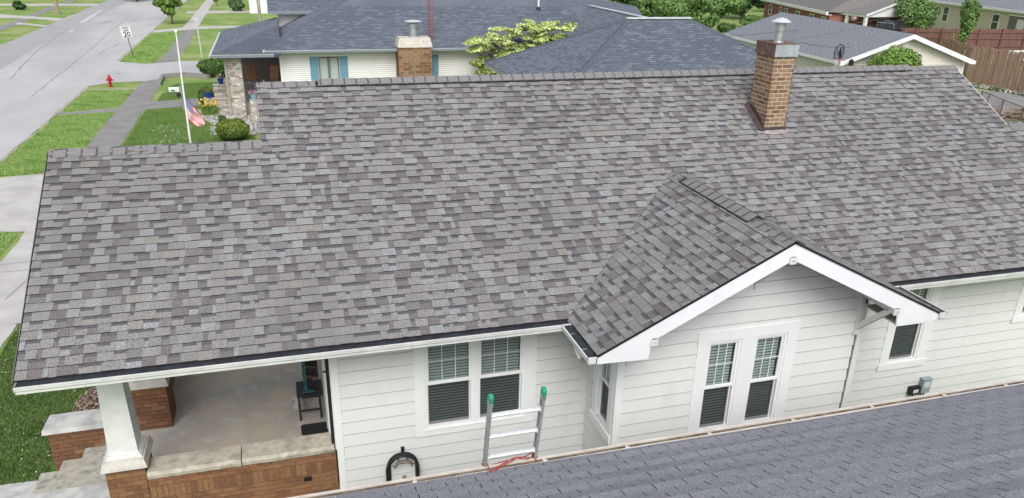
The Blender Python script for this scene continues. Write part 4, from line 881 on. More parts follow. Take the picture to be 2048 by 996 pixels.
# ------------------------------------------------------------------ house behind with the blue shutters
KN = math.tan(rad(25.5)); YE, ZE = 32.4, -.30
nb = thing('ranch_house', 'white sided house with blue shutters, stone porch and blue grey hip roofs', 'house', (12, 36, G))
def roofplane(poly3, name, parent, m, ex=.143, tw=.305, seed=1, nobj=0, exact=True, hip=True):
    "poly3: first two points are the eave, tabs laid up from it"
    P = [V(*p) for p in poly3]; d = P[1] - P[0]; L = np.linalg.norm(d); d /= L; q = P[2] - P[0]; nrm = np.cross(d, q); nrm /= np.linalg.norm(nrm)
    if nrm[2] < 0: nrm = -nrm
    s = np.cross(nrm, d); s *= np.sign(s[2]); F = lambda u, a, h: P[0] + d * u + s * a + nrm * h
    p2 = [((p - P[0]) @ d, (p - P[0]) @ s) for p in P]
    area = sum(p2[i][0] * p2[(i + 1) % len(p2)][1] - p2[(i + 1) % len(p2)][0] * p2[i][1] for i in range(len(p2)))
    if area < 0: p2 = p2[::-1]
    hps = []
    for i in range(len(p2)):
        a, b = p2[i], p2[(i + 1) % len(p2)]; nx, ny = b[1] - a[1], -(b[0] - a[0]); hps.append((nx, ny, nx * a[0] + ny * a[1]))
    rf = MB(); rf.prism(p2, F, -.12, -.006, m[0]); rf = rf.build(name, parent); r = random.Random(seed)
    fl = MB(); amax = max(p[1] for p in p2); u0, u1 = min(p[0] for p in p2), max(p[0] for p in p2); a = 0; i = 0; lst = []
    while a < amax:
        u = u0 - (tw / 2 if i % 2 else 0)
        while u < u1:
            p = [(u, a), (u + tw - .014, a), (u + tw - .014, a + ex), (u, a + ex)]
            for k in hps:
                p = clip(p, *k)
                if not p: break
            if p: lst.append((p, a, r.choice(m), r.uniform(-.001, .002)))
            u += tw
        a += ex; i += 1
    if nobj: lst.sort(key=lambda t: np.linalg.norm(F(*t[0][0], 0) - CAMP) + (0 if visible(F(*t[0][0], 0)) else 1000))
    for n, (p, a0, mt, t) in enumerate(lst):
        mm = MB() if n < nobj else fl; H = lambda a: .001 + (.010 + t) * (1 - (a - a0) / ex)
        mm.poly([F(*q, H(q[1])) for q in p], mt)
        for k in range(len(p)):
            e, f = p[k], p[(k + 1) % len(p)]
            if e[1] > a0 + ex * .9 and f[1] > a0 + ex * .9: continue
            mm.poly([F(*e, -.004), F(*f, -.004), F(*f, H(f[1])), F(*e, H(e[1]))], 'gutter seal')
        if n < nobj: mm.build('shingle', rf)
    fl.build('shingle_field', rf, kind='stuff'); return rf
def hipcaps(a, b, parent, m='slate shingle dark', wd=.13, ex=.15, n1=None):
    a, b = V(*a), V(*b); L = np.linalg.norm(b - a); d = (b - a) / L; r_ = np.cross(d, V(0, 0, 1)); r_ /= np.linalg.norm(r_); up_ = np.cross(r_, d); mm = MB(); u = 0
    while u < L:
        e = min(u + ex + .01, L); p = []
        for uu, t in ((u, .02), (e, .006)):
            c = a + d * uu + up_ * t; p += [c - r_ * wd - up_ * .045, c + up_ * .012, c + r_ * wd - up_ * .045]
        mm.add(p, [(0, 1, 4, 3), (1, 2, 5, 4), (0, 2, 1)], m); u += ex
    mm.build('hip_cap', parent, kind='stuff')
SM = ['slate shingle'] * 5 + ['slate shingle light'] * 2 + ['slate shingle dark'] * 2
S = lambda t: ZE + t * KN
# main hip: eave from x=2.94, ridge height differs left and right
XL = 2.94; yr = 36.2; zr = S(yr - YE); yu = 40.6
A_, B_ = (XL, YE, ZE), (24.5, YE, ZE)
roofplane([A_, B_, (24.5, yr, zr), (19.75, yr, zr), (17.2, yu - 1.9, S(yu - 1.9 - YE)), (XL + (yu - 1.9 - YE), yu - 1.9, S(yu - 1.9 - YE))], 'roof', nb, SM, seed=1)
hipL = (XL + (yu - 1.9 - YE), yu - 1.9, S(yu - 1.9 - YE))
roofplane([(XL, YE + 2 * (yu - 1.9 - YE), ZE), A_, hipL], 'roof', nb, ['slate shingle light', 'slate shingle'], seed=2)
hipcaps(A_, hipL, nb)
mm = MB(); mm.add([hipL, (17.2, yu - 1.9, hipL[2]), (17.2 + 0, 47, ZE), (XL + 1, 47, ZE)], [(0, 1, 2, 3)], 'slate shingle'); mm.add([(17.2, yu - 1.9, hipL[2]), (19.75, yr, zr), (24.5, yr, zr), (24.5, 40, ZE), (17.2, 47, ZE)], [(0, 1, 2), (0, 2, 3, 4)], 'slate shingle dark'); mm.build('roof', nb)
# wing joining the front hip block
zr2 = 1.53; half = (zr2 - (-.7)) / KN
roofplane([(21.5 - half, 39, -.7), (21.5 - half, 27.0, -.7), (21.5, 25.5, zr2), (21.5, 36.3, zr2)], 'roof', nb, ['slate shingle', 'slate shingle light', 'slate shingle light'], seed=3)
roofplane([(21.5 + half, 27, -.7), (21.5 + half, 39, -.7), (21.5, 36.3, zr2), (21.5, 25.5, zr2)], 'roof', nb, SM, seed=4)
mm = MB(); mm.bar((21.5, 36.2, zr2 + .03), (21.5, 25.6, zr2 + .03), .22, .05, 'zinc pale'); mm.build('ridge_vent', nb)
# front hip block
hb = 5.3; bx0, by1, bz = 13.6, 30.1, -.70; axl, ay, az = bx0 + hb, by1 - hb, bz + hb * math.tan(rad(25.5)); axr = 21.9
c0, c1, c2, c3 = (bx0, by1, bz), (bx0, by1 - 2 * hb, bz), (axr + hb, by1 - 2 * hb, bz), (axr + hb, by1, bz); r0, r1 = (axl, ay, az), (axr, ay, az)
roofplane([c1, c2, r1, r0], 'roof', nb, SM, seed=5, nobj=180); roofplane([c0, c1, r0], 'roof', nb, ['slate shingle light', 'slate shingle light', 'slate shingle'], seed=6, nobj=120)
roofplane([c2, c3, r1], 'roof', nb, SM, seed=7); roofplane([c3, c0, r0, r1], 'roof', nb, SM, seed=8)
for p, q in ((c0, r0), (c1, r0), (c2, r1), (c3, r1)): hipcaps(p, q, nb, wd=.17)
mm = MB(); mm.bar((axl - .1, ay, az + .04), (axr + .1, ay, az + .04), .26, .06, 'zinc pale'); mm.build('ridge_vent', nb)
mm = MB()
for p, q in ((c0, c1), (c1, c2), (c2, c3), (c3, c0)): mm.bar((p[0], p[1], p[2] - .12), (q[0], q[1], q[2] - .12), .06, .16, 'beige siding')
mm.bar((bx0 - .05, by1, bz - .07), (bx0 - .05, by1 - 2 * hb, bz - .07), .08, .08, 'fascia grey')
mm.bar((XL - .06, YE - .06, ZE - .05), (24.5, YE - .06, ZE - .05), .11, .11, 'fascia grey'); mm.bar((XL - .08, YE - .10, ZE + .012), (24.5, YE - .10, ZE + .012), .03, .02, 'zinc pale'); mm.bar((XL - .06, YE - .1, ZE - .03), (XL - .06, YE + 8, ZE - .03), .11, .13, 'zinc pale')
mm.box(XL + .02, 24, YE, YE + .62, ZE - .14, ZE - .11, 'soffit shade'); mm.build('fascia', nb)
yw = YE + .6; FH = lambda u, z, h: V(u, yw - h, z)
wins = [(5.95, 7.22, -2.3, -.72), (11.6, 12.9, -2.3, -.72)]
hh_ = [(5.55, 6.50, -2.28, -.69)]
wn_o = [(5.49, 6.53, -2.25, -.70), (10.2, 11.3, -2.25, -.70), (14.85, 15.9, -2.3, -.7)]
wnb = wallbody(FH, 3.62, 24, G, ZE, wn_o, parent=nb); lap(wnb, FH, 3.66, 24, ZE - .12, wn_o, m='vinyl white', z0=G + .25, ex=.103, joined=True, shadow_gap=.013)
mm = MB(); mm.fbox(FH, 3.58, 3.68, G, ZE - .1, 0, .03, 'white trim'); mm.box(3.6, 3.64, yw, yw + 9, G, ZE - .1, 'vinyl white'); mm.box(3.6, 24, yw + 9, yw + 9.05, G, ZE, 'vinyl white'); mm.box(bx0 + .45, axr + hb - .45, by1 - 2 * hb + .45, by1 - .45, G, bz - .12, 'beige siding'); mm.build('wall', nb)
for a, b, c, d in wn_o:
    mm = MB(); fr = .06
    for q in ((a, a + fr, c, d), (b - fr, b, c, d), ((a + b) / 2 - .06, (a + b) / 2 + .06, c, d), (a + fr, b - fr, d - fr, d), (a + fr, b - fr, c, c + fr)): mm.fbox(FH, q[0], q[1], q[2], q[3], -.04, .02, 'brown frame')
    wo_ = mm.build('window', nb)
    for s0, s1 in ((a + fr, (a + b) / 2 - .06), ((a + b) / 2 + .06, b - fr)):
        mm = MB(); mm.fbox(FH, s0, s1, c + fr, d - fr, -.015, -.01, 'clear sheet'); mm.build('pane', wo_)
        mm = MB(); n = 10
        for k in range(n): x = s0 + (s1 - s0) * k / n; mm.fbox(FH, x, x + (s1 - s0) / n * .8, c + fr, d - fr, -.08 - .015 * (k % 2), -.07 - .015 * (k % 2), 'curtain')
        mm.build('curtain', wo_)
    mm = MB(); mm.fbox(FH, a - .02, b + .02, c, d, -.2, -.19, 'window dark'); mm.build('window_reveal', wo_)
    for s0 in (a - .43, b + .02):
        mm = MB(); mm.fbox(FH, s0, s0 + .41, c - .02, d + .02, .012, .04, 'blue shutter'); sh_ = mm.build('shutter', nb)
        for z0_, z1_ in ((c + .04, c + .52), (c + .60, d - .05)): mm = MB(); mm.fbox(FH, s0 + .06, s0 + .35, z0_, z1_, .04, .052, 'blue shutter'); mm.fbox(FH, s0 + .10, s0 + .31, z0_ + .04, z1_ - .04, .052, .062, 'blue shutter'); mm.build('shutter_panel', sh_)
# upper storey seen beyond the hip
mm = MB(); P1, P2 = onp(536, 22, 1, 39), onp(665, 22, 1, 39); zz = P1[2]
roofplane([(P1[0], 39, zz), (13, 39, zz), (13, 43, zz + 4 * .5), (P1[0], 43, zz + 4 * .5)], 'roof', nb, SM, seed=12)
mm.bar((P1[0], 38.97, zz - .08), (9.5, 38.97, zz - .08), .06, .18, 'fascia grey'); mm.bar((P1[0], 39, zz - .02), (P1[0], 43, zz + 1.98), .06, .2, 'fascia grey'); mm.build('fascia', nb)
Q1 = onp(556, 40, 1, 39.6); mm = MB(); mm.box(Q1[0], 9.5, 39.6, 46, -.6, zz - .24, 'vinyl white'); wx = mm.build('wall', nb); lap(wx, lambda u, z, h: V(u, 39.6 - h, z), Q1[0], 9.4, zz - .25, m='vinyl white', z0=-.6, ex=.103, joined=True)
# porch roof, posts of stone, low stone wall
YP, ZP = 32.15, -.42
pa, pb = onp(423, 109, 1, YP), onp(545, 109, 1, YP); zp = ZP; xp0, xp1 = .42, 3.25; sp = .32
ridge_p = (xp0 + 5.0, YP + 5.0, zp + 5.0 * sp); kx = xp1 + .45
roofplane([(xp0, YP, zp), (kx, YP, zp), (kx, YP + kx - xp0, zp + (kx - xp0) * sp)], 'porch_roof', nb, ['slate shingle dark', 'slate shingle'], seed=14)
roofplane([(xp0, YP + 11, zp), (xp0, YP, zp), (kx, YP + kx - xp0, zp + (kx - xp0) * sp), (kx, YP + 11 - (kx - xp0), zp + (kx - xp0) * sp)], 'porch_roof', nb, ['slate shingle light', 'slate shingle'], seed=15)
hipcaps((xp0, YP, zp), (kx, YP + kx - xp0, zp + (kx - xp0) * sp), nb)
mm = MB(); mm.bar((xp0 - .05, YP - .04, zp - .07), (xp1 + .1, YP - .04, zp - .07), .1, .13, 'fascia grey'); mm.bar((xp0 - .05, YP - .09, zp - .0), (xp1 + .1, YP - .09, zp - .0), .03, .02, 'zinc pale'); mm.bar((xp0 - .05, YP, zp - .05), (xp0 - .05, YP + 10, zp - .05), .09, .13, 'zinc pale')
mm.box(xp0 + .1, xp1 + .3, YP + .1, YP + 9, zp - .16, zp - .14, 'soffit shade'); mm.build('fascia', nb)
def stones(F, u0, u1, z0, z1, parent, seed, sz=(.12, .3), name='stone_block'):
    r = random.Random(seed); J = MB(); z = z0
    while z < z1:
        h = r.choice([.055, .07, .09, .11]); u = u0
        while u < u1:
            L = r.uniform(*sz); J.fbox(F, u, min(u + L, u1) - .008, z, min(z + h, z1) - .008, -.01, .012 + r.uniform(0, .02), r.choice(['stone block tan', 'stone block grey', 'stone block brown', 'stone block pale', 'stone block rose', 'stone block tan'])); u += L
        z += h
    J.build(name, parent, kind='stuff')
def stonepost(x0, x1, y0, y1, z0, z1, seed, name='porch_post'):
    mm = MB(); mm.box(x0, x1, y0, y1, z0, z1, 'stone mortar'); p = mm.build(name, nb)
    stones(lambda u, z, h: V(u, y0 - h, z), x0, x1, z0, z1, p, seed); stones(lambda u, z, h: V(x0 - h, u, z), y0, y1, z0, z1, p, seed + 1); stones(lambda u, z, h: V(x1 + h, u, z), y0, y1, z0, z1, p, seed + 2); return p
stonepost(.95, 1.72, 32.6, 33.1, G, zp - .14, 71); stonepost(2.02, 2.36, 31.35, 31.62, G, -2.45, 77, 'porch_pillar')
mm = MB(); mm.bar((1.02, 32.52, G), (1.0, 32.52, zp - .1), .08, .06, 'pole grey'); mm.build('downspout', nb)
for (x0, x1, y0, y1, z1) in ((-.25, .95, 33.3, 33.55, -2.75), (.05, .95, 36.5, 36.8, -2.6)):
    stonepost(x0, x1, y0, y1, G, z1, int(y0 * 3), 'porch_wall'); mm = MB(); mm.box(x0 - .05, x1 + .02, y0 - .06, y1 + .06, z1, z1 + .07, 'limestone'); mm.build('coping', nb)
mm = MB(); mm.box(.95, 3.62, 33.1, 40, G, -2.95, 'teak floor'); mm.build('porch_floor', nb)
mm = MB(); mm.box(1.3, 3.6, 39.9, 40, -3, -.5, 'brown frame'); mm.box(.99, 1.2, 38, 38.2, -2.9, -.5, 'stone block grey'); mm.build('wall', nb)
# chimney of that house
c5x0, c5x1, c5y = 9.50, 11.16, 31.85
c5x0, c5x1 = float(onp(798, 130, 1, 31.9)[0]), float(onp(864.5, 130, 1, 31.9)[0]); z1_, z2_ = float(onp(830, 95, 1, 31.9)[2]), float(onp(830, 76, 1, 31.9)[2])
mm = MB(); mm.box(c5x0 + .02, c5x1 - .02, 31.92, 32.98, G, z1_, 'mortar pale'); ch2 = mm.build('chimney', nb)
brickwork(ch2, lambda u, z, h: V(u, 31.92 - h, z), c5x0, c5x1, -1.95, z1_, ['brick orange', 'chimney brick', 'chimney brick', 'brick brown'], bl=.40, bh=.125, jt=.022, seed=81, proud=.02)
brickwork(ch2, lambda u, z, h: V(c5x0 + .02 - h, u, z), 31.92, 32.98, -1.95, z1_, ['brick brown'], bl=.40, bh=.125, jt=.022, seed=82, joined=True)
mm = MB(); mm.hexa([(c5x0 - .03, 31.87, z1_), (c5x1 + .03, 31.87, z1_), (c5x1 + .03, 33, z1_), (c5x0 - .03, 33, z1_), (c5x0 + .07, 32.0, z2_), (c5x1 - .07, 32.0, z2_), (c5x1 - .07, 32.9, z2_), (c5x0 + .07, 32.9, z2_)], 'cement crown'); mm.build('chimney_crown', ch2)
fx = (c5x0 + c5x1) / 2 + .02
mm = MB(); mm.lathe((fx, 32.45, z2_), [(.26, 0), (.26, .02), (.215, .03), (.215, .42), (.23, .425), (.23, .50), (.26, .505), (.26, .66), (.23, .67)], 'galvanised', 20); mm.lathe((fx, 32.45, z2_ + .74), [(.30, 0), (.44, .015), (.44, .035), (.25, .07), (.05, .10)], 'zinc pale', 22)
for k in range(4): t = k * 1.571 + .5; mm.bar((fx + .22 * math.cos(t), 32.45 + .22 * math.sin(t), z2_ + .66), (fx + .26 * math.cos(t), 32.45 + .26 * math.sin(t), z2_ + .75), .03, .01, 'galvanised')
mm.build('flue_cap', ch2)
vp = onp(1065, 22, 1, 37.0); mm = MB(); mm.lathe((vp[0], 35.9, S(35.9 - YE) - .1), [(.055, 0), (.055, 1.25)], 'white trim', 12); mm.lathe((vp[0], 35.9, S(35.9 - YE) - .0), [(.16, 0), (.09, .1), (.07, .14)], 'black metal', 12); mm.build('vent_pipe', nb)
# lattice aerial mast
tx = float(onp(859, 60, 1, 33.4)[0]); ms = thing('aerial_mast', 'rusty red lattice aerial mast rising behind the brick chimney', 'mast', (tx, 33.3, G))
pts3 = [(tx - .13, 33.1), (tx + .13, 33.1), (tx, 33.32)]
for x, y in pts3: mm = MB(); mm.tube([(x, y, G), (x, y, 3.2)], .018, 'tower red', 6); mm.build('leg', ms)
for k in range(22):
    z = G + .2 + .3 * k; mm = MB()
    for i in range(3): a, b = pts3[i], pts3[(i + 1) % 3]; mm.bar((*a, z), (*b, z), .012, .012, 'tower red'); mm.bar((*a, z), (*b, z + .3), .009, .009, 'tower red')
    mm.build('lattice_brace', ms)

# ------------------------------------------------------------------ garage, far houses
gar = thing('garage', 'cream sided garage with a grey gable roof behind the brick chimney', 'garage', (40, 38, G))
ga = rad(-4.0); gd = V(-math.sin(ga), math.cos(ga), 0); gx = V(math.cos(ga), math.sin(ga), 0)
O = V(35.8, 31.3, 0); GW, GL = 8.75, 14.6; ze, zq = -1.1, .36
GP = lambda a, b, z: O + gx * a + gd * b + V(0, 0, z)
roofplane([GP(-.3, GL + .2, ze - .1), GP(-.3, -.45, ze - .1), GP(GW / 2, -.45, zq), GP(GW / 2, GL + .2, zq)], 'roof', gar, ['garage shingle'], seed=21, ex=.145, tw=.5)
roofplane([GP(GW + .3, -.45, ze - .1), GP(GW + .3, GL + .2, ze - .1), GP(GW / 2, GL + .2, zq), GP(GW / 2, -.45, zq)], 'roof', gar, ['garage shingle'], seed=22, tw=.5)
FG = lambda u, z, h: GP(u, -h, z)
kg = (zq - ze) / (GW / 2); gcl2 = [(-kg, 1, ze), (kg, 1, ze + kg * GW)]
gw = wallbody(FG, 0, GW, G, zq, [], parent=gar, clips=gcl2); lap(gw, FG, 0, GW, zq - .1, m='beige siding', clips=gcl2, z0=-3.3, ex=.13, joined=True, shadow_gap=.013)
FGl = lambda u, z, h: GP(-h, u, z); gw2 = wallbody(FGl, 0, GL, G, ze, [], parent=gar); lap(gw2, FGl, 0, GL, ze - .15, m='beige siding', z0=-3.3, ex=.13, joined=True, shadow_gap=.013)
mm = MB(); mm.hexa([GP(GW - .01, 0, G), GP(GW, 0, G), GP(GW, GL, G), GP(GW - .01, GL, G), GP(GW - .01, 0, ze), GP(GW, 0, ze), GP(GW, GL, ze), GP(GW - .01, GL, ze)], 'beige siding'); mm.hexa([GP(0, GL - .01, G), GP(GW, GL - .01, G), GP(GW, GL, G), GP(0, GL, G), GP(0, GL - .01, ze), GP(GW, GL - .01, ze), GP(GW, GL, ze), GP(0, GL, ze)], 'beige siding'); mm.build('wall', gar)
mm = MB(); d_ = .26
for s in (0, 1):
    x = lambda q: q if not s else GW - q
    mm.prism([(x(-.38), ze - .13), (x(GW / 2), zq + .0), (x(GW / 2), zq - d_), (x(-.05), ze - .30), (x(-.38), ze - .32)], lambda a, z, h: GP(a, -.46 - h, z), 0, .03, 'fascia white')
    mm.fbox(lambda a, b, z: GP(x(a), b, z), -.33, -.30, -.45, GL + .2, ze - .28, ze - .10, 'fascia white')
mm.build('rake_board', gar)
mm = MB(); mm.fbox(FG, GW / 2 - .35, GW / 2 - .30, -.62, -.15, .02, .05, 'white trim'); mm.fbox(FG, GW / 2 - .0, GW / 2 + .05, -.72, .0, .02, .05, 'white trim'); mm.fbox(FG, GW / 2 - .30, GW / 2, -.70, -.1, .02, .035, 'vinyl white'); mm.fbox(FG, GW - .1, GW, G, ze, .02, .05, 'white trim'); mm.fbox(FG, 0, .1, G, ze, .02, .05, 'white trim'); mm.build('trim', gar)
mm = MB(); mm.fbox(FGl, 4.9, 5.9, G, ze - .5, .02, .05, 'white trim'); mm.fbox(FGl, 5.0, 5.8, G, ze - .6, .05, .06, 'zinc pale'); mm.fbox(FGl, 5.15, 5.35, -2.4, -1.8, .06, .065, 'window dark'); mm.build('door', gar)
def fwin(F, u0, u1, z0, z1, parent, fr=.09, m='white trim'):
    mm = MB()
    for q in ((u0, u0 + fr, z0, z1), (u1 - fr, u1, z0, z1), (u0 + fr, u1 - fr, z1 - fr, z1), (u0 + fr, u1 - fr, z0, z0 + fr), (u0 + fr, u1 - fr, (z0 + z1) / 2 - .03, (z0 + z1) / 2 + .03)): mm.fbox(F, q[0], q[1], q[2], q[3], 0, .05, m)
    wn = mm.build('window', parent); mm = MB(); mm.fbox(F, u0 + fr, u1 - fr, z0 + fr, z1 - fr, 0, .02, 'window dark'); mm.build('pane', wn)
# red brick house: facade runs from D0 to D1
D0, D1 = V(*onp(1531, 0, 2, -.9)), V(*onp(1655, 27, 2, -.9)); D0[2] = D1[2] = 0; dd = (D1 - D0) / np.linalg.norm(D1 - D0); LD_ = np.linalg.norm(D1 - D0); dn = V(dd[1], -dd[0], 0)
if dn @ (CAMP - D0) < 0: dn = -dn
hd = thing('brick_house', 'red brick house with white trim, a covered porch and a brown roof', 'house', tuple(D0 + V(5, -5, G)))
FD = lambda u, z, h: D0 + dd * u + dn * h + V(0, 0, z); EZ = -.9; LT = LD_ + .6
wallbody(FD, 0, LT, G, EZ, [], parent=hd, m='red brick wall')
mm = MB(); mm.fbox(FD, 0, .3, G, EZ, -9, -.03, 'red brick wall'); mm.fbox(FD, LT - .3, LT, G, EZ, -9, -.03, 'red brick wall'); mm.build('wall', hd)
mm = MB(); mm.fbox(FD, -.5, LT + .4, EZ - .02, EZ + .22, .35, .55, 'white trim'); mm.fbox(FD, -.5, LT + .4, EZ - .08, EZ - .03, -.03, .5, 'white trim'); mm.build('fascia', hd)
roofplane([FD(-.5, EZ + .18, .5), FD(LT + .4, EZ + .18, .5), FD(LT - .2, EZ + 3.2, -5.0), FD(4.0, EZ + 3.2, -5.0)], 'roof', hd, ['brown shingle'], seed=23, ex=.3, tw=.9)
mm = MB(); mm.add([FD(-.5, EZ + .18, .5), FD(4, EZ + 3.2, -5), FD(-.5, EZ + .18, -10), FD(LT - .2, EZ + 3.2, -5), FD(LT + .4, EZ + .18, -10), FD(LT + .4, EZ + .18, .5)], [(0, 1, 2), (1, 3, 4, 2), (3, 5, 4)], 'brown shingle'); mm.build('roof', hd)
def du(u_, v_=20, h=.02, z=-1.8):
    p = onp(u_, v_, 2, z); return float((p - D0) @ dd)
for c_, v_, wd_ in ((1541, 18, .75), (1562, 18, .7), (1573, 20, .7), (1597, 20, .9), (1625, 24, .95), (1650, 26, .8)):
    u = onf(c_, v_, D0, dd, 0)[0]; fwin(FD, u - wd_ / 2 * 1.3, u + wd_ / 2 * 1.3, -2.4, -1.25, hd)
# porch of the brick house
q0, q1, q2 = onp(1658, 22, 2, -.75), onp(1733, 31, 2, -.75), onp(1799, 12, 2, -.75)
PA, PB = V(*q0), V(*q1); pdv = (PB - PA) / np.linalg.norm(PB - PA); PL = np.linalg.norm(PB - PA); pn = V(-pdv[1], pdv[0], 0)
if pn @ (CAMP - PA) > 0: pn = -pn
FP = lambda u, z, h: PA + pdv * u + pn * h + V(0, 0, z + .75)
mm = MB(); mm.fbox(FP, -.3, PL + .1, -.90, -.70, -.2, .0, 'white trim'); mm.fbox(FP, PL - .1, PL + .1, -.9, -.7, 0, 6.6, 'white trim'); mm.fbox(FP, 0, PL, -.9, -.85, 0, 6.4, 'white trim'); mm.build('porch_beam', hd)
mm = MB(); mm.add([FP(-.3, -.69, -.3), FP(PL + .3, -.69, -.3), FP(PL + .3, .35, 3.2), FP(-.3, .35, 3.2), FP(PL + .3, -.69, 6.7), FP(-.3, -.69, 6.7)], [(0, 1, 2, 3), (3, 2, 4, 5)], 'brown shingle')
mm.add([FP(PL + .1, -.7, -.2), FP(PL + .1, -.7, 6.6), FP(PL + .1, .30, 3.2)], [(0, 1, 2)], 'white trim'); mm.bar(FP(PL + .28, -.74, -.3), FP(PL + .28, .30, 3.2), .06, .16, 'white trim'); mm.build('porch_roof', hd)
for k in range(3): mm = MB(); u = PL * (.02 + .48 * k); mm.fbox(FP, u, u + .26, G + .4, -.9, -.16, .1, 'white trim'); mm.build('porch_post', hd)
mm = MB(); mm.fbox(FP, -.2, PL, G + .2, -1.1, 2.8, 2.9, 'brick dark'); mm.build('wall', hd); mm = MB(); mm.fbox(FP, 0, PL, G + 1.15, G + 1.22, -.05, .02, 'white trim')
for k in range(16): mm.fbox(FP, PL * k / 16, PL * k / 16 + .05, G + .4, G + 1.15, -.03, .0, 'white trim')
mm.build('railing', hd)
for u_, v_ in ((1668, 29), (1711, 38)):
    uu_, zz_ = onf(u_, v_ - 1, PA, pdv, 0); p = FP(uu_, zz_, -.15)
    P, N = blob_points([p], [(.35, .35, .22)], 160, seed=u_)
    hb_ = quads('hanging_basket', P, N, .14, ['petal blush', 'petal white', 'petal pink', 'leaf mid'], aspect=1.1, seed=u_)
    tag(hb_, 'hanging basket of pink flowers, ' + ('left' if u_ < 1700 else 'right') + ' one in the porch of the red brick house', 'flower basket', 'hanging baskets on the far porch')
# gable of the brick house above the porch
mm = MB(); a_, b_ = onp(1655, 20, 2, -.4), onp(1800, 18, 2, -.4)
g0, g1 = V(*onp(1688, 12, 1, 64.5)), V(*onp(1782, 12, 1, 64.5)); ga_ = (g0 + g1) / 2 + V(0, 0, 2.2); g0[2] = g1[2] = min(g0[2], g1[2])
mm.prism([(g0[0], g0[2]), (g1[0], g1[2]), (ga_[0], ga_[2])], lambda x, z, h: V(x, 64.5 + h, z), 0, .3, 'red brick wall'); mm.bar(g0 + V(-.5, -.1, -.1), ga_ + V(0, -.1, .15), .15, .26, 'white trim'); mm.bar(g1 + V(.5, -.1, -.1), ga_ + V(0, -.1, .15), .15, .26, 'white trim')
mm.box(g0[0], g1[0], 64.6, 72, G, g0[2], 'red brick wall'); mm.add([g0 + V(-.5, -.15, -.02), ga_ + V(0, -.15, .22), ga_ + V(0, 8, .22), g0 + V(-.5, 8, -.02), g1 + V(.5, -.15, -.02), g1 + V(.5, 8, -.02)], [(0, 1, 2, 3), (1, 4, 5, 2)], 'brown shingle'); mm.build('gable', hd)
# buff brick house
E0, E1 = V(*onp(1868, 3, 2, -.6)), V(*onp(2048, 25, 2, -.6)); E0[2] = E1[2] = 0; ed = (E1 - E0) / np.linalg.norm(E1 - E0); en = V(ed[1], -ed[0], 0)
if en @ (CAMP - E0) < 0: en = -en
FE = lambda u, z, h: E0 + ed * u + en * h + V(0, 0, z); LE = 22; he = thing('brick_house', 'buff brick house with white windows beyond the maroon fence', 'house', tuple(E0 + V(5, -4, G)))
wallbody(FE, 0, LE, G - .5, -.6, [], parent=he, m='buff brick wall'); mm = MB(); mm.fbox(FE, 0, .3, G, -.6, -9, -.03, 'buff brick wall'); mm.build('wall', he)
mm = MB(); mm.fbox(FE, -.5, LE, -.64, -.44, .3, .5, 'white trim'); mm.fbox(FE, -.5, LE, -.72, -.65, -.03, .45, 'white trim'); mm.bar(FE(-.05, -.6, .05), FE(-.05, G, .05), .1, .1, 'white trim'); mm.build('fascia', he)
roofplane([FE(-.5, -.47, .45), FE(LE, -.47, .45), FE(LE, 2.6, -5.5), FE(-.5, 2.6, -5.5)], 'roof', he, ['garage shingle'], seed=25, ex=.3, tw=.9)
eu = lambda u_, v_, z: float((onp(u_, v_, 2, z) - E0) @ ed)
u = onf(1892, 26, E0, ed, 0)[0]; fwin(FE, u - .55, u + .55, -2.65, -.95, he); u = onf(1992, 38, E0, ed, 0)[0]; fwin(FE, u - .6, u + .6, -2.7, -1.05, he)
u = onf(2018, 40, E0, ed, 0)[0]; mm = MB(); mm.fbox(FE, u, u + 4, G, -1.0, .0, .012, 'brown frame'); mm.fbox(FE, u, u + 4, -1.05, -.9, .0, .1, 'white trim'); mm.fbox(FE, u + 1.3, u + 2.4, -2.9, -1.3, .01, .04, 'vinyl white'); mm.build('porch_recess', he)
# sliver of a house beyond the ranch roof, and a white building up the street
q = onp(1160, 4, 1, 75); mm = thing('far_house', 'sliver of a pale yellow house with grey roof between roof ridge and trees', 'house', (q[0], 78, G))
m2 = MB(); m2.box(q[0] - 2, q[0] + 2.2, 75, 82, G, q[2] + .2, 'beige siding'); m2.build('wall', mm)
m2 = MB(); m2.hexa([(q[0] - 2.6, 74.5, q[2] + .2), (q[0] + 2.8, 74.5, q[2] + .2), (q[0] + 2.8, 83, q[2] + .2), (q[0] - 2.6, 83, q[2] + .2), (q[0] - 1, 77, q[2] + 2), (q[0] + 1, 77, q[2] + 2), (q[0] + 1, 80, q[2] + 2), (q[0] - 1, 80, q[2] + 2)], 'garage shingle'); m2.build('roof', mm)
FQ = lambda u, z, h: V(q[0] + u, 75 - h, z); fwin(FQ, -1.6, -.7, q[2] - 1.6, q[2] - .1, mm, m='blue shutter'); fwin(FQ, .4, 1.2, q[2] - 1.6, q[2] - .1, mm, m='white trim')
ax0, ax1 = float(onp(500, 25, 1, 92)[0]), float(onp(600, 25, 1, 92)[0]); whb = thing('white_building', 'plain white building at the top edge behind the wooden utility pole', 'building', (ax0 + 2, 94, G))
m2 = MB(); m2.box(ax0, ax1 + 3, 92, 104, G, G + 6, 'white trim'); m2.build('wall', whb); m2 = MB()
for k in range(20): m2.box(ax0 - .02, ax1, 91.98, 92, G + .3 * k + .28, G + .3 * k + .3, 'vinyl white')
m2.build('siding_board', whb, kind='stuff'); m2 = MB(); m2.box(ax0 - .4, ax1 + 3, 91.6, 104.4, G + 6, G + 6.2, 'garage shingle'); m2.build('roof', whb)

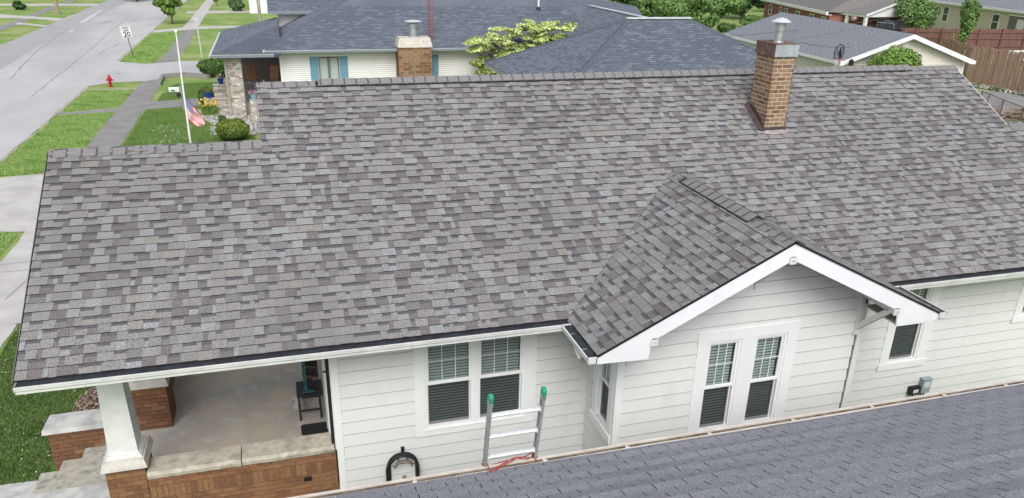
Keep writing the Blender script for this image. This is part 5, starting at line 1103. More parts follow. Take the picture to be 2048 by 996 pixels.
# ------------------------------------------------------------------ fences
def fence(pts, h, label, mats, lab_cat='fence', w_=.14, seed=1, railback=True, capn='picket', front_rails=False, hh=None):
    a0 = pts[0]; f = thing('wooden_fence', label, 'fence', (a0[0], a0[1], G)); r = random.Random(seed); cache = {}
    for (a, b) in zip(pts, pts[1:]):
        L = math.dist(a, b); n = int(L / w_); dx, dy = (b[0] - a[0]) / L, (b[1] - a[1]) / L; ang = math.atan2(dy, dx)
        for k in range(n):
            key = (r.randrange(len(mats)), r.randrange(3))
            if key not in cache:
                m_ = MB(); hk = h + (-.05, 0, .04)[key[1]]; m_.hexa([(0, 0, 0), (w_ * .93, 0, 0), (w_ * .93, .02, 0), (0, .02, 0), (0, 0, hk - .04), (w_ * .93, 0, hk - .04), (w_ * .93, .02, hk - .04), (0, .02, hk - .04)], mats[key[0]])
                m_.hexa([(0, 0, hk - .04), (w_ * .93, 0, hk - .04), (w_ * .93, .02, hk - .04), (0, .02, hk - .04), (w_ * .22, 0, hk), (w_ * .7, 0, hk), (w_ * .7, .02, hk), (w_ * .22, .02, hk)], mats[key[0]]); o = m_.build(capn, f); cache[key] = o.data; me = o.data
            else: o = bpy.data.objects.new(capn, cache[key]); SC.collection.objects.link(o); o.parent = f
            t = k * w_; px, py = a[0] + dx * t, a[1] + dy * t
            o.location = V(px, py, G + r.uniform(-.02, .02)) - V(*f.location); o.rotation_euler = (r.uniform(-.015, .015), r.uniform(-.01, .01), ang)
        nx, ny = dy, -dx
        if (CAMP[0] - a[0]) * nx + (CAMP[1] - a[1]) * ny < 0: nx, ny = -nx, -ny
        s = 1 if front_rails else -1; off = .05 * s
        for z in (.35, h * .55, h - .3): m_ = MB(); m_.bar((a[0] + nx * off, a[1] + ny * off, G + z), (b[0] + nx * off, b[1] + ny * off, G + z), .04, .09, mats[0]); m_.build('rail', f)
        for k in range(int(L / 2.4) + 1): t = min(k * 2.4, L - .05); x, y = a[0] + dx * t + nx * off * 1.8, a[1] + dy * t + ny * off * 1.8; m_ = MB(); m_.box(x - .05, x + .05, y - .05, y + .05, G, G + h + (.06 if front_rails else -.1), mats[0]); m_.build('post', f)
    return f
fence([(52.0, 40.5), (50.0, 35.6), (50.35, 30.6), (50.9, 26)], 2.5, 'weathered tan picket privacy fence right of the garage', ['picket tan', 'picket brown', 'picket grey'], seed=2)
fence([(58, 53.0), (64, 51.5), (72, 50.4), (76, 49.8)], 1.9, 'dark maroon board fence in front of the buff brick house', ['fence maroon'], seed=3, w_=.16, front_rails=True)
cl = thing('chain_link_fence', 'rusty chain link fence at the corner of the back lawn', 'fence', (43.2, 26, G))
cpts = [onp(1965, 183, 2, G + 1.1), onp(1980, 188, 2, G + 1.1), onp(2008, 200, 2, G + 1.1), onp(2048, 215, 2, G + 1.1), onp(2110, 240, 2, G + 1.1)]
for i_, p in enumerate(cpts):
    m_ = MB(); m_.tube([(p[0], p[1], G), (p[0], p[1], G + 1.13)], .035 if i_ != 1 else .02, 'rust steel', 6); m_.build('post', cl)
for a, b in zip(cpts, cpts[1:]):
    for z in (1.1, .08): m_ = MB(); m_.tube([(a[0], a[1], G + z), (b[0], b[1], G + z)], .022, 'rust steel', 6); m_.build('rail', cl)
    m_ = MB(); L = np.linalg.norm(b - a); n = int(L / .12)
    for k in range(n): t0, t1 = k / n, min(1, (k + 9) / n); pa_, pb_ = a * (1 - t0) + b * t0, a * (1 - t1) + b * t1; m_.bar((pa_[0], pa_[1], G + .08), (pb_[0], pb_[1], G + 1.1), .004, .004, 'rust steel'); m_.bar((pa_[0], pa_[1], G + 1.1), (pb_[0], pb_[1], G + .08), .004, .004, 'rust steel')
    m_.build('mesh_panel', cl, kind='stuff')
gp = [gr(1995, 222), gr(2060, 232), gr(2060, 250), gr(1990, 240)]
wp = thing('scrap_pile', 'pile of old boards and bricks on the grass by the chain link fence', 'scrap pile', (*gr(2025, 236), G))
rr = random.Random(9); cx_, cy_ = gr(2028, 236)
for k in range(12): a = rr.uniform(-.5, .7); x, y = cx_ + rr.uniform(-1.0, 1.0), cy_ + rr.uniform(-.7, .7); z = G + .05 + .05 * k * .5; L = rr.uniform(.8, 1.5); m_ = MB(); m_.bar((x - L * math.cos(a), y - L * math.sin(a), z), (x + L * math.cos(a), y + L * math.sin(a), z + rr.uniform(0, .06)), rr.uniform(.08, .2), .04, rr.choice(['scrap wood', 'scrap wood', 'picket brown', 'rust steel'])); m_.build('plank', wp)
for k in range(6): m_ = MB(); x, y = cx_ + rr.uniform(.2, .8), cy_ + rr.uniform(-.3, .3); z = G + .35 + .07 * (k // 3); m_.box(x, x + .2, y, y + .1, z, z + .06, 'brick orange'); m_.build('brick', wp)
rk = scatter('rubble', [(47.0, 37), (49.7, 35), (50.1, 31), (50.5, 28), (49.2, 27.5), (49.3, 31), (48.6, 34), (46, 36)], 1800, .16, ['stone gravel', 'leaf mid', 'old pavement', 'dry earth', 'leaf dark'], seed=8, hh=.12, flat=.8); tag(rk, 'strip of stones and weeds along the foot of the tan fence', 'rubble')

# ------------------------------------------------------------------ trees and shrubs
def tree(name, label, base, h, crown, n, size, mats, trunk_r=.12, seed=1, cat='tree', group=None, clump=14, shell=.35, limbs=8, mprob=None, aspect=1.5, thin=1.0):
    "crown: (centre height, rx, ry, rz); leaves gathered in clumps around limb ends"
    t = thing(name, label, cat, (base[0], base[1], G), group); r = np.random.RandomState(seed); ch, rx, ry, rz = crown; c = V(base[0], base[1], G + ch)
    m_ = MB(); m_.tube([(base[0], base[1], G), (base[0] + .03, base[1], G + h * .3), (c[0], c[1], c[2] + rz * .3)], [trunk_r, trunk_r * .75, trunk_r * .25], 'bark', 8)
    ends = []
    for k in range(clump):
        d = r.normal(0, 1, 3); d /= np.linalg.norm(d); q = r.uniform(.35, .92); ends.append(c + d * V(rx, ry, rz) * q)
    for e in ends[:limbs]: s = V(base[0], base[1], max(G + h * .15, min(c[2], e[2]) - rz * .35)); m_.tube([s, (s + e) / 2 + V(0, 0, .1), e], [trunk_r * .4, trunk_r * .25, trunk_r * .1], 'bark', 5)
    m_.build('trunk', t, smooth=True)
    rad_ = [V(rx, ry, rz) * r.uniform(.26, .48) * thin for _ in ends]
    P, N = blob_points(ends + [c], rad_ + [V(rx, ry, rz) * .62], n, seed=seed, shell=shell)
    quads('crown', P, N, size, mats, t, aspect=aspect, seed=seed + 1, mprob=mprob); return t
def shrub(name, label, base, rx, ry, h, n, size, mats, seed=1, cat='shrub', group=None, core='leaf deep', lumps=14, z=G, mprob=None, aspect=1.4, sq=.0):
    t = thing(name, label, cat, (base[0], base[1], z), group); r = np.random.RandomState(seed); c = V(base[0], base[1], z + h * .48)
    C, Rr = [c], [V(rx, ry, h * .5) * .92]
    for k in range(lumps):
        d = r.normal(0, 1, 3); d[2] = abs(d[2]) * .8; d /= np.linalg.norm(d); C.append(c + d * V(rx, ry, h * .5) * .68); Rr.append(V(rx, ry, h * .5) * r.uniform(.28, .42))
    P, N = blob_points(C, Rr, n, seed=seed, shell=.8); P[:, 2] = np.maximum(P[:, 2], z + .02)
    quads('foliage', P, N, size, mats, t, aspect=aspect, seed=seed, mprob=mprob)
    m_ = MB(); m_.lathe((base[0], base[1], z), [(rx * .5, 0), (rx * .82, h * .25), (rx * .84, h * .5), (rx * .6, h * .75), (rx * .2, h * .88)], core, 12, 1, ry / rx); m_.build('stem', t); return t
# dogwood in layers
dx_, dy_ = 17.3, 31.35; dw = thing('dogwood_tree', 'pale yellow green dogwood in layered tiers between the two blue grey roofs', 'tree', (dx_ - 1.2, dy_ + .4, G))
r = np.random.RandomState(4); C = []; Rr = []
for k in range(150):
    u_ = r.uniform(946, 1140); v_ = r.uniform(42, 146); xn = (u_ - 946) / 194
    topv = 76 - 34 * math.sin(min(1, xn * 1.25) * 1.65) + 7 * math.sin(xn * 21) ; botv = 146 - 62 * max(0, xn - .22)
    if v_ < topv or v_ > botv or (v_ > 108 and xn > .5) or (104 < v_ < 118 and xn < .28): continue
    y = dy_ + r.uniform(-1.3, 1.3); p = onp(u_, v_, 1, y); C.append(p); q_ = r.uniform(.22, .46); Rr.append(V(q_ * 1.25, q_, q_ * .26))
P, N = blob_points(C, Rr, 27000, seed=3, shell=.2); P[:, 2] += .10 * np.sin(P[:, 0] * 3.1 + P[:, 1] * 2); N[:, 2] = abs(N[:, 2]) + 1.3; N /= np.linalg.norm(N, axis=1)[:, None]
zt = (P[:, 2] - P[:, 2].min()) / np.ptp(P[:, 2])
quads('crown', P, N, .098, ['dogwood pale', 'dogwood mid', 'dogwood green', 'dogwood pale'], dw, aspect=1.5, seed=3, mprob=[.32, .26, .26, .16])
m_ = MB(); b0 = V(dx_ - 1.2, dy_ + .4, G); m_.tube([b0, b0 + V(.1, 0, 1.2), b0 + V(.1, .1, 2.2)], [.13, .11, .08], 'bark', 8)
for c in C[::3]: m_.tube([b0 + V(.08, .05, 1.1 + .4 * (c[2] + 1) * .3), (b0 + c) / 2 + V(0, 0, .5), c - V(0, 0, .05)], [.05, .035, .012], 'bark', 5)
m_.build('trunk', dw)
FARM = ['leaf far', 'leaf far light', 'leaf far dark', 'leaf mid']
def ftree(u, vb, label, wpx, vt, y=None, **k):   # far tree from its photo footprint: base pixel, width, top pixel
    p = onp(u, vb, 2, G) if y is None else onp(u, vb, 1, y); y = p[1]; top = onp(u, vt, 1, y)[2]; dist = -(_R.T @ (p - CAMP))[2]; W = wpx / FPX * dist
    h = top - G; return p, h, W
def addtree(name, u, vb, label, wpx, vt, n, size, mats, cz=.58, rzf=.42, y=None, **k):
    n = int(n * 1.9); size *= .68
    p, h, W = ftree(u, vb, label, wpx, vt, y); return tree(name, label, (p[0], p[1]), h, (h * cz, W / 2 * .92, W / 2 * .92, h * rzf), n, size, mats, **k)
addtree('maple_tree', 345, 48, 'young bright green maple standing alone between street and pavement', 66, -26, 2600, .30, ['leaf mid', 'leaf light', 'leaf mid', 'leaf dark'], cz=.64, rzf=.33, trunk_r=.11, seed=31, clump=12)
GT = 'big trees behind the ranch house'
addtree('broadleaf_tree', 1385, 140, 'tall bright green tree, its crown right above the ranch roof ridge', 190, -28, 9000, .34, FARM, y=66, seed=32, trunk_r=.3, clump=26, mprob=[.4, .35, .1, .15], group=GT)
addtree('broadleaf_tree', 1265, 90, 'broad green tree left of the tall bright one, behind the roof hip', 130, -30, 7000, .36, FARM, y=78, seed=33, trunk_r=.3, clump=22, mprob=[.4, .25, .25, .1], group=GT)
addtree('broadleaf_tree', 1475, 110, 'dark blue green tree left of the red brick house', 120, -60, 7000, .36, ['leaf blue', 'leaf far dark', 'leaf deep'], y=82, seed=34, trunk_r=.3, clump=22, group=GT)
addtree('broadleaf_tree', 1530, 90, 'darkest tree, at the corner of the red brick house', 70, -40, 3000, .36, ['leaf far dark', 'leaf deep', 'leaf blue'], y=92, seed=35, trunk_r=.25, clump=14, group=GT)
addtree('shrub_tree', 1505, 70, 'low rounded bright bush below the dark trees', 70, 30, 2200, .26, FARM, y=72, cz=.55, rzf=.5, seed=36, clump=14, cat='bush')
addtree('shrub_tree', 1452, 70, 'small dark rounded bush at the end of the garage ridge', 44, 42, 1600, .24, ['leaf far dark', 'leaf far'], y=64, cz=.55, rzf=.5, seed=37, clump=12, cat='bush')
addtree('broadleaf_tree', 1816, 92, 'rounded green tree between the black car and the buff brick house', 84, -10, 7000, .22, FARM, y=54, seed=38, trunk_r=.18, clump=24, cz=.55, rzf=.47, mprob=[.35, .35, .15, .15])
addtree('slender_tree', 1922, 95, 'slim young tree in front of the maroon fence', 48, -14, 3600, .2, FARM, y=47.5, seed=39, trunk_r=.07, clump=18, cz=.62, rzf=.4, mprob=[.35, .35, .15, .15])
q = onp(1788, 132, 1, 29.6); zt_ = float(onp(1788, 90, 1, 29.6)[2]); shrub('green_shrub', 'bushy light green shrub in front of the garage gable', (float(q[0]) + .15, 29.6), 1.75, 1.4, zt_ - G, 16000, .10, ['leaf light', 'leaf mid', 'leaf light', 'leaf dark'], seed=40, lumps=34, mprob=[.4, .3, .15, .15])
addtree('yard_tree', 268 * 2 - 60, 22, 'conical dark shrub beside the white building', 38, -8, 1500, .3, ['leaf far dark', 'leaf far', 'leaf blue'], seed=41, cz=.5, rzf=.5, cat='shrub')
addtree('sapling', 433, 11, 'tiny round headed sapling by the far lawn', 14, -4, 260, .26, ['leaf far dark', 'leaf far'], seed=42, cz=.75, rzf=.22, trunk_r=.05)
addtree('yard_tree', 38, 19, 'small dark bush on the lawn across the street', 34, 4, 700, .3, ['leaf far dark', 'leaf deep'], seed=43, cz=.5, rzf=.5, cat='bush'); addtree('distant_tree', 275, 3, 'distant street tree cut by the top of the picture', 70, -50, 1500, .5, ['leaf far', 'leaf far dark'], seed=44, cz=.62, rzf=.36, trunk_r=.2); addtree('distant_tree', 120, -6, 'distant tree beyond the far driveway across the street', 120, -60, 2500, .6, ['leaf far', 'leaf far dark'], seed=45, cz=.6, rzf=.4, trunk_r=.3)
p = gr(465, 290); shrub('boxwood', 'large clipped boxwood mound at the edge of the roof, golden tipped', (1.25, 27.3), .78, .75, 1.0, 9000, .055, ['box light', 'box mid', 'leaf dark', 'box light'], seed=51, mprob=[.35, .35, .15, .15])
hx0, hy0 = gr(410, 155); shrub('hedge', 'clipped evergreen hedge behind the blue flower pots', (-.25, 45.6), 1.25, .9, 1.25, 6000, .10, ['leaf mid', 'leaf dark', 'box mid', 'leaf dark'], seed=52); shrub('hedge', 'hedge right of the pots, half hidden by the stone post', (1.7, 45.2), 1.1, .8, 1.35, 4500, .10, ['leaf mid', 'leaf dark', 'box light'], seed=53)
shrub('arborvitae', 'dark green egg shaped evergreen beside the low stone wall', (-.25, 34.75), .44, .44, 1.25, 5000, .05, ['leaf dark', 'leaf deep', 'leaf dark', 'box mid'], seed=54)
shrub('dwarf_shrub', 'small dark shrub in the pale stones left of the stone post', (.62, 31.2), .2, .2, .4, 900, .04, ['leaf dark', 'box mid'], seed=55)
shrub('bronze_shrub', 'low bronze tinted shrub just over the porch roof ridge', (-2.35, 24.35), .42, .34, .55, 2500, .045, ['bronze leaf', 'box mid', 'box light', 'leaf dark'], seed=56)
ly = thing('day_lily', 'clump of yellow flowering day lilies in the stone bed', 'flowers', (-.12, 33.1, G)); r = np.random.RandomState(6); m_ = MB()
for k in range(420):
    a = r.uniform(0, 6.28); q = r.uniform(.1, .5); h = r.uniform(.28, .6); b = V(-.12 + r.normal(0, .14), 33.1 + r.normal(0, .1), G); t = b + V(math.cos(a) * q, math.sin(a) * q * .7, h); m_.poly([b + V(.012, 0, 0), b - V(.012, 0, 0), (b + t) / 2 + V(-.012, 0, h * .25), t, (b + t) / 2 + V(.012, 0, h * .25)], 'leaf mid' if k % 3 else 'leaf light')
m_.build('leaf', ly, kind='stuff'); P = np.stack([r.normal(-.1, .27, 60), r.normal(33.1, .18, 60), G + r.uniform(.5, .78, 60)], 1); quads('flower', P, r.normal(0, 1, (60, 3)) + V(0, -1, 1), .10, ['lily yellow'], ly, kind='stuff', aspect=1, seed=2)
def pot(name, label, x, y, z, rr_, hh, m, fm, seed, nfl=120, spread=1.5, group=None):
    t = thing(name, label, 'flower pot', (x, y, z), group); m_ = MB(); m_.lathe((x, y, z), [(rr_ * .62, 0), (rr_ * .9, hh * .6), (rr_ * .95, hh * .85), (rr_ * 1.08, hh * .88), (rr_ * 1.08, hh), (rr_ * .9, hh)], m, 16); m_.build('pot', t)
    P, N = blob_points([(x, y, z + hh + rr_ * .4)], [(rr_ * spread, rr_ * spread, rr_ * .9)], nfl, seed=seed, shell=.3); quads('plant', P, N, rr_ * .38, fm, t, 'stuff', aspect=1.1, seed=seed); return t
p1 = gr(432, 165, -2.53); pot('flower_pot', 'glossy blue pot of red and white flowers on the upper stone wall', .42, 36.65, -2.53, .17, .33, 'pot blue', ['leaf mid', 'leaf dark', 'petal white', 'petal red', 'leaf mid'], 61, group='blue pots')
pot('flower_pot', 'glossy blue pot of mixed greenery on the lower stone wall', -.02, 33.42, -2.68, .17, .30, 'pot blue', ['leaf mid', 'leaf dark', 'petal red', 'leaf mid'], 62, group='blue pots')
pot('flower_pot', 'teal pot overflowing with pink and violet petunias on the stone pillar', 2.19, 31.48, -2.45, .16, .24, 'pot teal', ['petal pink', 'petal violet', 'petal blush', 'leaf mid', 'petal violet'], 63, nfl=260, spread=1.7)
m_ = MB(); m_.lathe((2.6, 31.4, -2.30), [(.04, 0), (.085, .06), (.085, .1), (.04, .16)], 'petal white', 12); tag(m_.build('globe', smooth=True), 'small white globe beside the petunias', 'ornament')
# porch chairs seen under the far porch roof
def rocker(x, y, rz_, label):
    t = thing('rocking_chair', label, 'chair', (x, y, -2.95)); c, s = math.cos(rz_), math.sin(rz_); F = lambda a, b, z: V(x + a * c - b * s, y + a * s + b * c, -2.95 + z)
    m_ = MB(); m_.hexa([F(-.25, .22, .5), F(.25, .22, .5), F(.25, .27, .5), F(-.25, .27, .5), F(-.26, .40, 1.35), F(.26, .40, 1.35), F(.26, .45, 1.35), F(-.26, .45, 1.35)], 'chair wood'); m_.build('backrest', t)
    m_ = MB(); m_.fbox(F, -.27, .27, -.28, .28, .42, .5, 'cushion'); m_.build('seat', t)
    for a in (-.27, .27):
        m_ = MB(); m_.bar(F(a, -.3, .7), F(a, .3, .7), .06, .04, 'chair wood'); m_.build('armrest', t)
        for b in (-.26, .24): m_ = MB(); m_.bar(F(a, b, .05), F(a, b, .7), .04, .04, 'brown frame'); m_.build('leg', t)
        m_ = MB(); m_.tube([F(a, -.5, .10), F(a, -.2, .03), F(a, .2, .03), F(a, .55, .12)], .02, 'brown frame', 6); m_.build('rocker', t)
rocker(2.15, 36.6, .35, 'brown wooden rocking chair at the back left of the far porch'); rocker(3.1, 36.2, -.5, 'brown wooden rocking chair against the wall of the far porch')
wk = thing('wicker_seat', 'grey wicker porch seat with crumpled beige cushions', 'sofa', (3.0, 33.9, -2.95)); m_ = MB(); m_.box(2.35, 3.55, 33.5, 34.3, -2.95, -2.55, 'wicker grey'); m_.box(2.35, 2.45, 33.5, 34.3, -2.55, -2.3, 'wicker grey'); m_.box(2.35, 3.55, 33.45, 33.55, -2.55, -2.32, 'wicker grey'); m_.build('frame', wk)
for x, y, s in ((2.75, 33.9, .27), (3.15, 33.85, .24), (3.42, 33.95, .2)): m_ = MB(); m_.lathe((x, y, -2.57), [(s * .6, 0), (s, .08), (s * .9, .2), (s * .5, .28), (s * .1, .3)], 'cushion', 10, 1.15, .7); m_.build('cushion', wk, smooth=True)
m_ = MB(); m_.lathe((2.68, 35.4, -2.95), [(.18, 0), (.2, .45), (.22, .5), (.05, .5)], 'stone block brown', 12); m_.lathe((2.68, 35.4, -2.45), [(.06, 0), (.08, .15), (.03, .3)], 'petal white', 10); tag(m_.build('stool'), 'small round stand with a white jug between the rocking chairs', 'stand')

# ------------------------------------------------------------------ street furniture
hx, hy = gr(221.5, 173); HY = thing('fire_hydrant', 'red fire hydrant on the corner of the tree lawn', 'hydrant', (hx, hy, G))
m_ = MB(); m_.lathe((hx, hy, G), [(.14, 0), (.14, .04), (.085, .05), (.085, .42), (.13, .43), (.13, .47), (.115, .48), (.10, .56), (.06, .63), (.03, .65), (.03, .70), (.005, .71)], 'hydrant red', 16); m_.build('barrel', HY)
for dx2, dy2, l_, rr2 in ((1, 0, .17, .045), (-1, 0, .17, .045), (0, -1, .2, .065)):
    m_ = MB(); m_.tube([(hx + dx2 * .06, hy + dy2 * .06, G + .38), (hx + dx2 * l_, hy + dy2 * l_, G + .38), (hx + dx2 * (l_ + .001), hy + dy2 * l_, G + .38), (hx + dx2 * (l_ + .03), hy + dy2 * (l_ + .03), G + .38)], [rr2, rr2, rr2 * 1.3, rr2 * 1.2], 'hydrant red', 10); m_.build('nozzle', HY)
sx_, sy_ = gr(267, 115); SG = thing('speed_sign', 'leaning white speed limit 20 sign on a thin dark post', 'sign', (sx_, sy_, G))
top = onp(249, 52, 1, sy_ - .15); bot = V(sx_, sy_, G); dS = (top - bot) / np.linalg.norm(top - bot); Ls = np.linalg.norm(top - bot)
m_ = MB(); m_.bar(bot, bot + dS * (Ls - .05), .05, .06, 'post steel'); m_.build('post', SG)
def text(s, size, F, name, m, parent, wid=None, sx=1):
    cu = bpy.data.curves.new(name, 'FONT'); cu.body = s; cu.size = size; cu.align_x = 'CENTER'; cu.extrude = .004; cu.offset = size * .018
    o = bpy.data.objects.new(name, cu); SC.collection.objects.link(o); dg = bpy.context.evaluated_depsgraph_get(); me = bpy.data.meshes.new_from_object(o.evaluated_get(dg)); bpy.data.objects.remove(o)
    for v in me.vertices: p = F(v.co.x * sx, v.co.y, v.co.z); v.co = Vector([float(q_) for q_ in p])
    me.materials.clear(); me.materials.append(MATS[m]); return link(name, me, parent)
fx_ = V(CAMP[0] - sx_, CAMP[1] - sy_, 0); fx_ /= np.linalg.norm(fx_); rt = np.cross(dS, -fx_); rt = np.cross(V(0, 0, 1), fx_); rt = rt - dS * (rt @ dS); rt /= np.linalg.norm(rt); nS = np.cross(rt, dS)
if nS @ fx_ < 0: nS = -nS
ct = bot + dS * (Ls - .40); FSg = lambda a, b, c: ct + rt * a + dS * b + nS * (c + .035)
m_ = MB(); m_.fbox(FSg, -.35, .35, -.41, .41, -.008, 0, 'sign white'); pl = m_.build('sign_plate', SG)
m_ = MB()
for q in ((-.33, -.315, -.39, .39), (.315, .33, -.39, .39), (-.315, .315, .375, .39), (-.315, .315, -.39, -.375)): m_.fbox(FSg, *q, .001, .003, 'sign black')
m_.build('border', pl); text('SPEED', .18, lambda a, b, c: FSg(a, b + .20, c + .004), 'lettering', 'sign black', pl, sx=.92); text('LIMIT', .18, lambda a, b, c: FSg(a, b + .03, c + .004), 'lettering', 'sign black', pl, sx=.95); text('20', .46, lambda a, b, c: FSg(a, b - .33, c + .004), 'lettering', 'sign black', pl, sx=1.05)
fpx, fpy = -.36, 25.6; zT = 1.30; FG_ = thing('flagpole', 'thin white flagpole with a white ball on top standing in the lawn', 'flagpole', (fpx, fpy, G))
m_ = MB(); m_.tube([(fpx - .02, fpy, G), (fpx + .0, fpy, -1), (fpx + .04, fpy, zT)], [.04, .035, .025], 'pole white', 10); m_.build('pole', FG_); m_ = MB(); m_.lathe((fpx + .04, fpy, zT), [(.02, 0), (.055, .03), (.065, .07), (.05, .11), (.01, .13)], 'pole white', 12); m_.build('ball', FG_, smooth=True)
# flag: hoist at the pole, cloth hanging down to the right
fl = thing('flag', 'American flag at half staff hanging limply from the white pole', 'flag', (fpx, fpy, -2.0))
zt0, zt1 = float(onp(366, 192, 1, fpy)[2]), float(onp(371, 238, 1, fpy)[2]); xh = fpx + .03
tipT, tipB = onp(411, 246, 1, fpy), onp(404, 253, 1, fpy)
def cloth(s, t):   # s along the fly 0..1, t down the hoist 0..1
    a = V(xh, fpy, zt0 + (zt1 - zt0) * t); far = V(*tipT) * (1 - t) + V(*tipB) * t
    mid = V(xh + .33 - .17 * t, fpy, zt0 - .45 + (zt1 - zt0 + .12) * t)
    p = a * (1 - s) ** 2 + mid * 2 * s * (1 - s) + far * s * s
    p = p + V(0, .09 * math.sin(s * 9 + t * 5) * s ** .5 + .05 * math.sin(t * 14 + s * 4) * s, 0); return p
m_ = MB(); NS, NT = 30, 13
vs = [cloth(i / NS, j / NT) for i in range(NS + 1) for j in range(NT + 1)]
for i in range(NS):
    for j in range(NT):
        mt = 'flag blue' if (i < 12 and j < 7) else ('flag red' if j % 2 == 0 else 'flag white')
        q = [vs[i * 14 + j], vs[i * 14 + j + 1], vs[(i + 1) * 14 + j + 1], vs[(i + 1) * 14 + j]]; m_.poly(q, mt); m_.poly([p + V(0, .006, 0) for p in q][::-1], mt)
m_.build('cloth', fl, smooth=True); m_ = MB()
for i in range(11):
    for j in range(9):
        if (i + j) % 2: continue
        c = cloth((i + 1) / 12 * .4, (j + 1) / 10 * 7 / 13); rS = .020; pp = []
        for k in range(10): t = math.pi / 2 + k * math.pi / 5; q = rS if k % 2 == 0 else rS * .42; pp.append(c + V(q * math.cos(t), -.012, q * math.sin(t)))
        m_.poly(pp, 'flag white')
m_.build('star', fl, kind='stuff')
mx_, my_ = -1.15, 37.0; my_ = 34.6
pm = onp(346, 173, 1, my_); pe = onp(363, 178, 1, my_); ML = thing('mailbox', 'white box mailbox on a grey post left of the flagpole', 'mailbox', (float(pe[0]) + .1, my_, G))
x0m, x1m, zm = float(onp(337, 174, 1, my_)[0]), float(onp(358, 174, 1, my_)[0]), float(onp(348, 183, 1, my_)[2])
m_ = MB(); m_.prism([(my_ - .13, zm), (my_ + .13, zm), (my_ + .13, zm + .14), (my_ + .07, zm + .21), (my_ - .07, zm + .21), (my_ - .13, zm + .14)], lambda y, z, h: V(x0m + h, y, z), 0, x1m - x0m, 'mail white'); m_.build('box', ML)
m_ = MB(); m_.bar((x1m + .07, my_, G), (x1m + .07, my_, zm + .28), .09, .09, 'pole grey'); m_.bar((x0m + .05, my_, zm - .05), (x1m + .07, my_, zm - .05), .08, .06, 'pole grey'); m_.build('post', ML)
m_ = MB(); m_.tube([(x1m - .05, my_ - .20, zm - .16), (x1m - .05, my_ + .25, zm - .16)], .11, 'black rubber', 12); m_.build('newspaper_tube', ML); m_ = MB(); m_.box(x0m + .1, x0m + .3, my_ - .134, my_ - .131, zm + .02, zm + .12, 'leaf mid'); m_.build('painted_panel', ML)
ux, uy = gr(522, 53); UP = thing('utility_pole', 'weathered wooden utility pole in front of the white building', 'pole', (ux, uy, G)); m_ = MB(); m_.tube([(ux, uy, G), (ux - .15, uy, 9)], [.17, .13], 'pole grey', 10); m_.build('pole', UP)
ux, uy = gr(117, 28); UP = thing('utility_pole', 'tan wooden utility pole on the lawn across the street', 'pole', (ux, uy, G)); m_ = MB(); m_.tube([(ux, uy, G), (ux - .4, uy, 9)], [.20, .15], 'pole wood', 10); m_.build('pole', UP)
ux, uy = gr(404, 115); LP = thing('sign_post', 'slim grey steel post beyond the side road', 'post', (ux, uy, G)); zt_ = float(onp(394, 38, 1, uy)[2]); m_ = MB(); m_.tube([(ux, uy, G), (ux - .05, uy, zt_)], .035, 'zinc pale', 8); m_.box(ux - .22, ux + .1, uy - .02, uy + .02, zt_ - .05, zt_ + .03, 'zinc pale'); m_.build('post', LP)
m_ = MB(); q = [gr(325, 156), gr(372, 152), gr(418, 157)]; m_.bar((q[0][0], q[0][1], G + .12), (q[1][0], q[1][1], G + .12), .25, .24, 'old pavement'); m_.bar((q[1][0] + .01, q[1][1], G + .12), (q[2][0], q[2][1], G + .12), .25, .23, 'old pavement'); m_.bar((q[0][0], q[0][1], G + .10), (gr(318, 172)[0], gr(318, 172)[1], G + .08), .22, .2, 'old pavement'); tag(m_.build('kerb_wall'), 'low crumbling concrete border along the side road', 'border')
# basketball hoop beside the garage
bxp = onp(1672, 150, 1, 29.5); hpz = float(onp(1668, 112, 1, 29.5)[2]); hx2 = float(bxp[0])
BH = thing('basketball_hoop', 'basketball hoop with a clear fan shaped backboard in front of the garage', 'basketball hoop', (hx2 + .1, 29.5, G))
m_ = MB(); m_.tube([(hx2 + .15, 29.6, G), (hx2 + .15, 29.6, hpz + .1), (hx2 + .02, 29.5, hpz + .25)], .045, 'black metal', 8); m_.bar((hx2 + .15, 29.6, hpz - .3), (hx2 - .1, 29.45, hpz + .3), .05, .05, 'black metal'); m_.bar((hx2 + .15, 29.6, hpz + .0), (hx2 - .05, 29.45, hpz + .45), .05, .05, 'black metal'); m_.build('pole', BH)
FAN = [(-.42, -.22), (.42, -.22), (.52, .15), (.38, .40), (0, .55), (-.38, .40), (-.52, .15)]
m_ = MB(); m_.prism(FAN, lambda a, b, h: V(hx2 - .15 + a * .9, 29.4 + a * .35 + h, hpz + .12 + b), 0, .02, 'clear sheet'); bbd = m_.build('backboard', BH); m_ = MB()
pf = [V(hx2 - .15 + a * .9, 29.39 + a * .35, hpz + .12 + b) for a, b in FAN]
for a, b in zip(pf, pf[1:] + pf[:1]): m_.bar(a, b, .035, .035, 'black metal')
for k in (2, 3, 5, 6): m_.bar(pf[k], V(hx2 - .15, 29.39, hpz + .05), .02, .02, 'black metal')
m_.build('frame', bbd); m_ = MB(); cr = V(hx2 - .35, 29.1, hpz - .12); ring = [cr + V(.22 * math.cos(t), .22 * math.sin(t), 0) for t in np.linspace(0, 2 * math.pi, 17)]; m_.tube(ring, .01, 'hydrant red', 6); m_.build('rim', BH)
m_ = MB()
for k in range(12): t = k * math.pi / 6; t2 = t + .5; m_.tube([cr + V(.22 * math.cos(t), .22 * math.sin(t), 0), cr + V(.14 * math.cos(t2), .14 * math.sin(t2), -.38)], .005, 'net white', 4); m_.tube([cr + V(.22 * math.cos(t), .22 * math.sin(t), 0), cr + V(.14 * math.cos(t - .5), .14 * math.sin(t - .5), -.38)], .005, 'net white', 4)
m_.build('net', BH, kind='stuff')
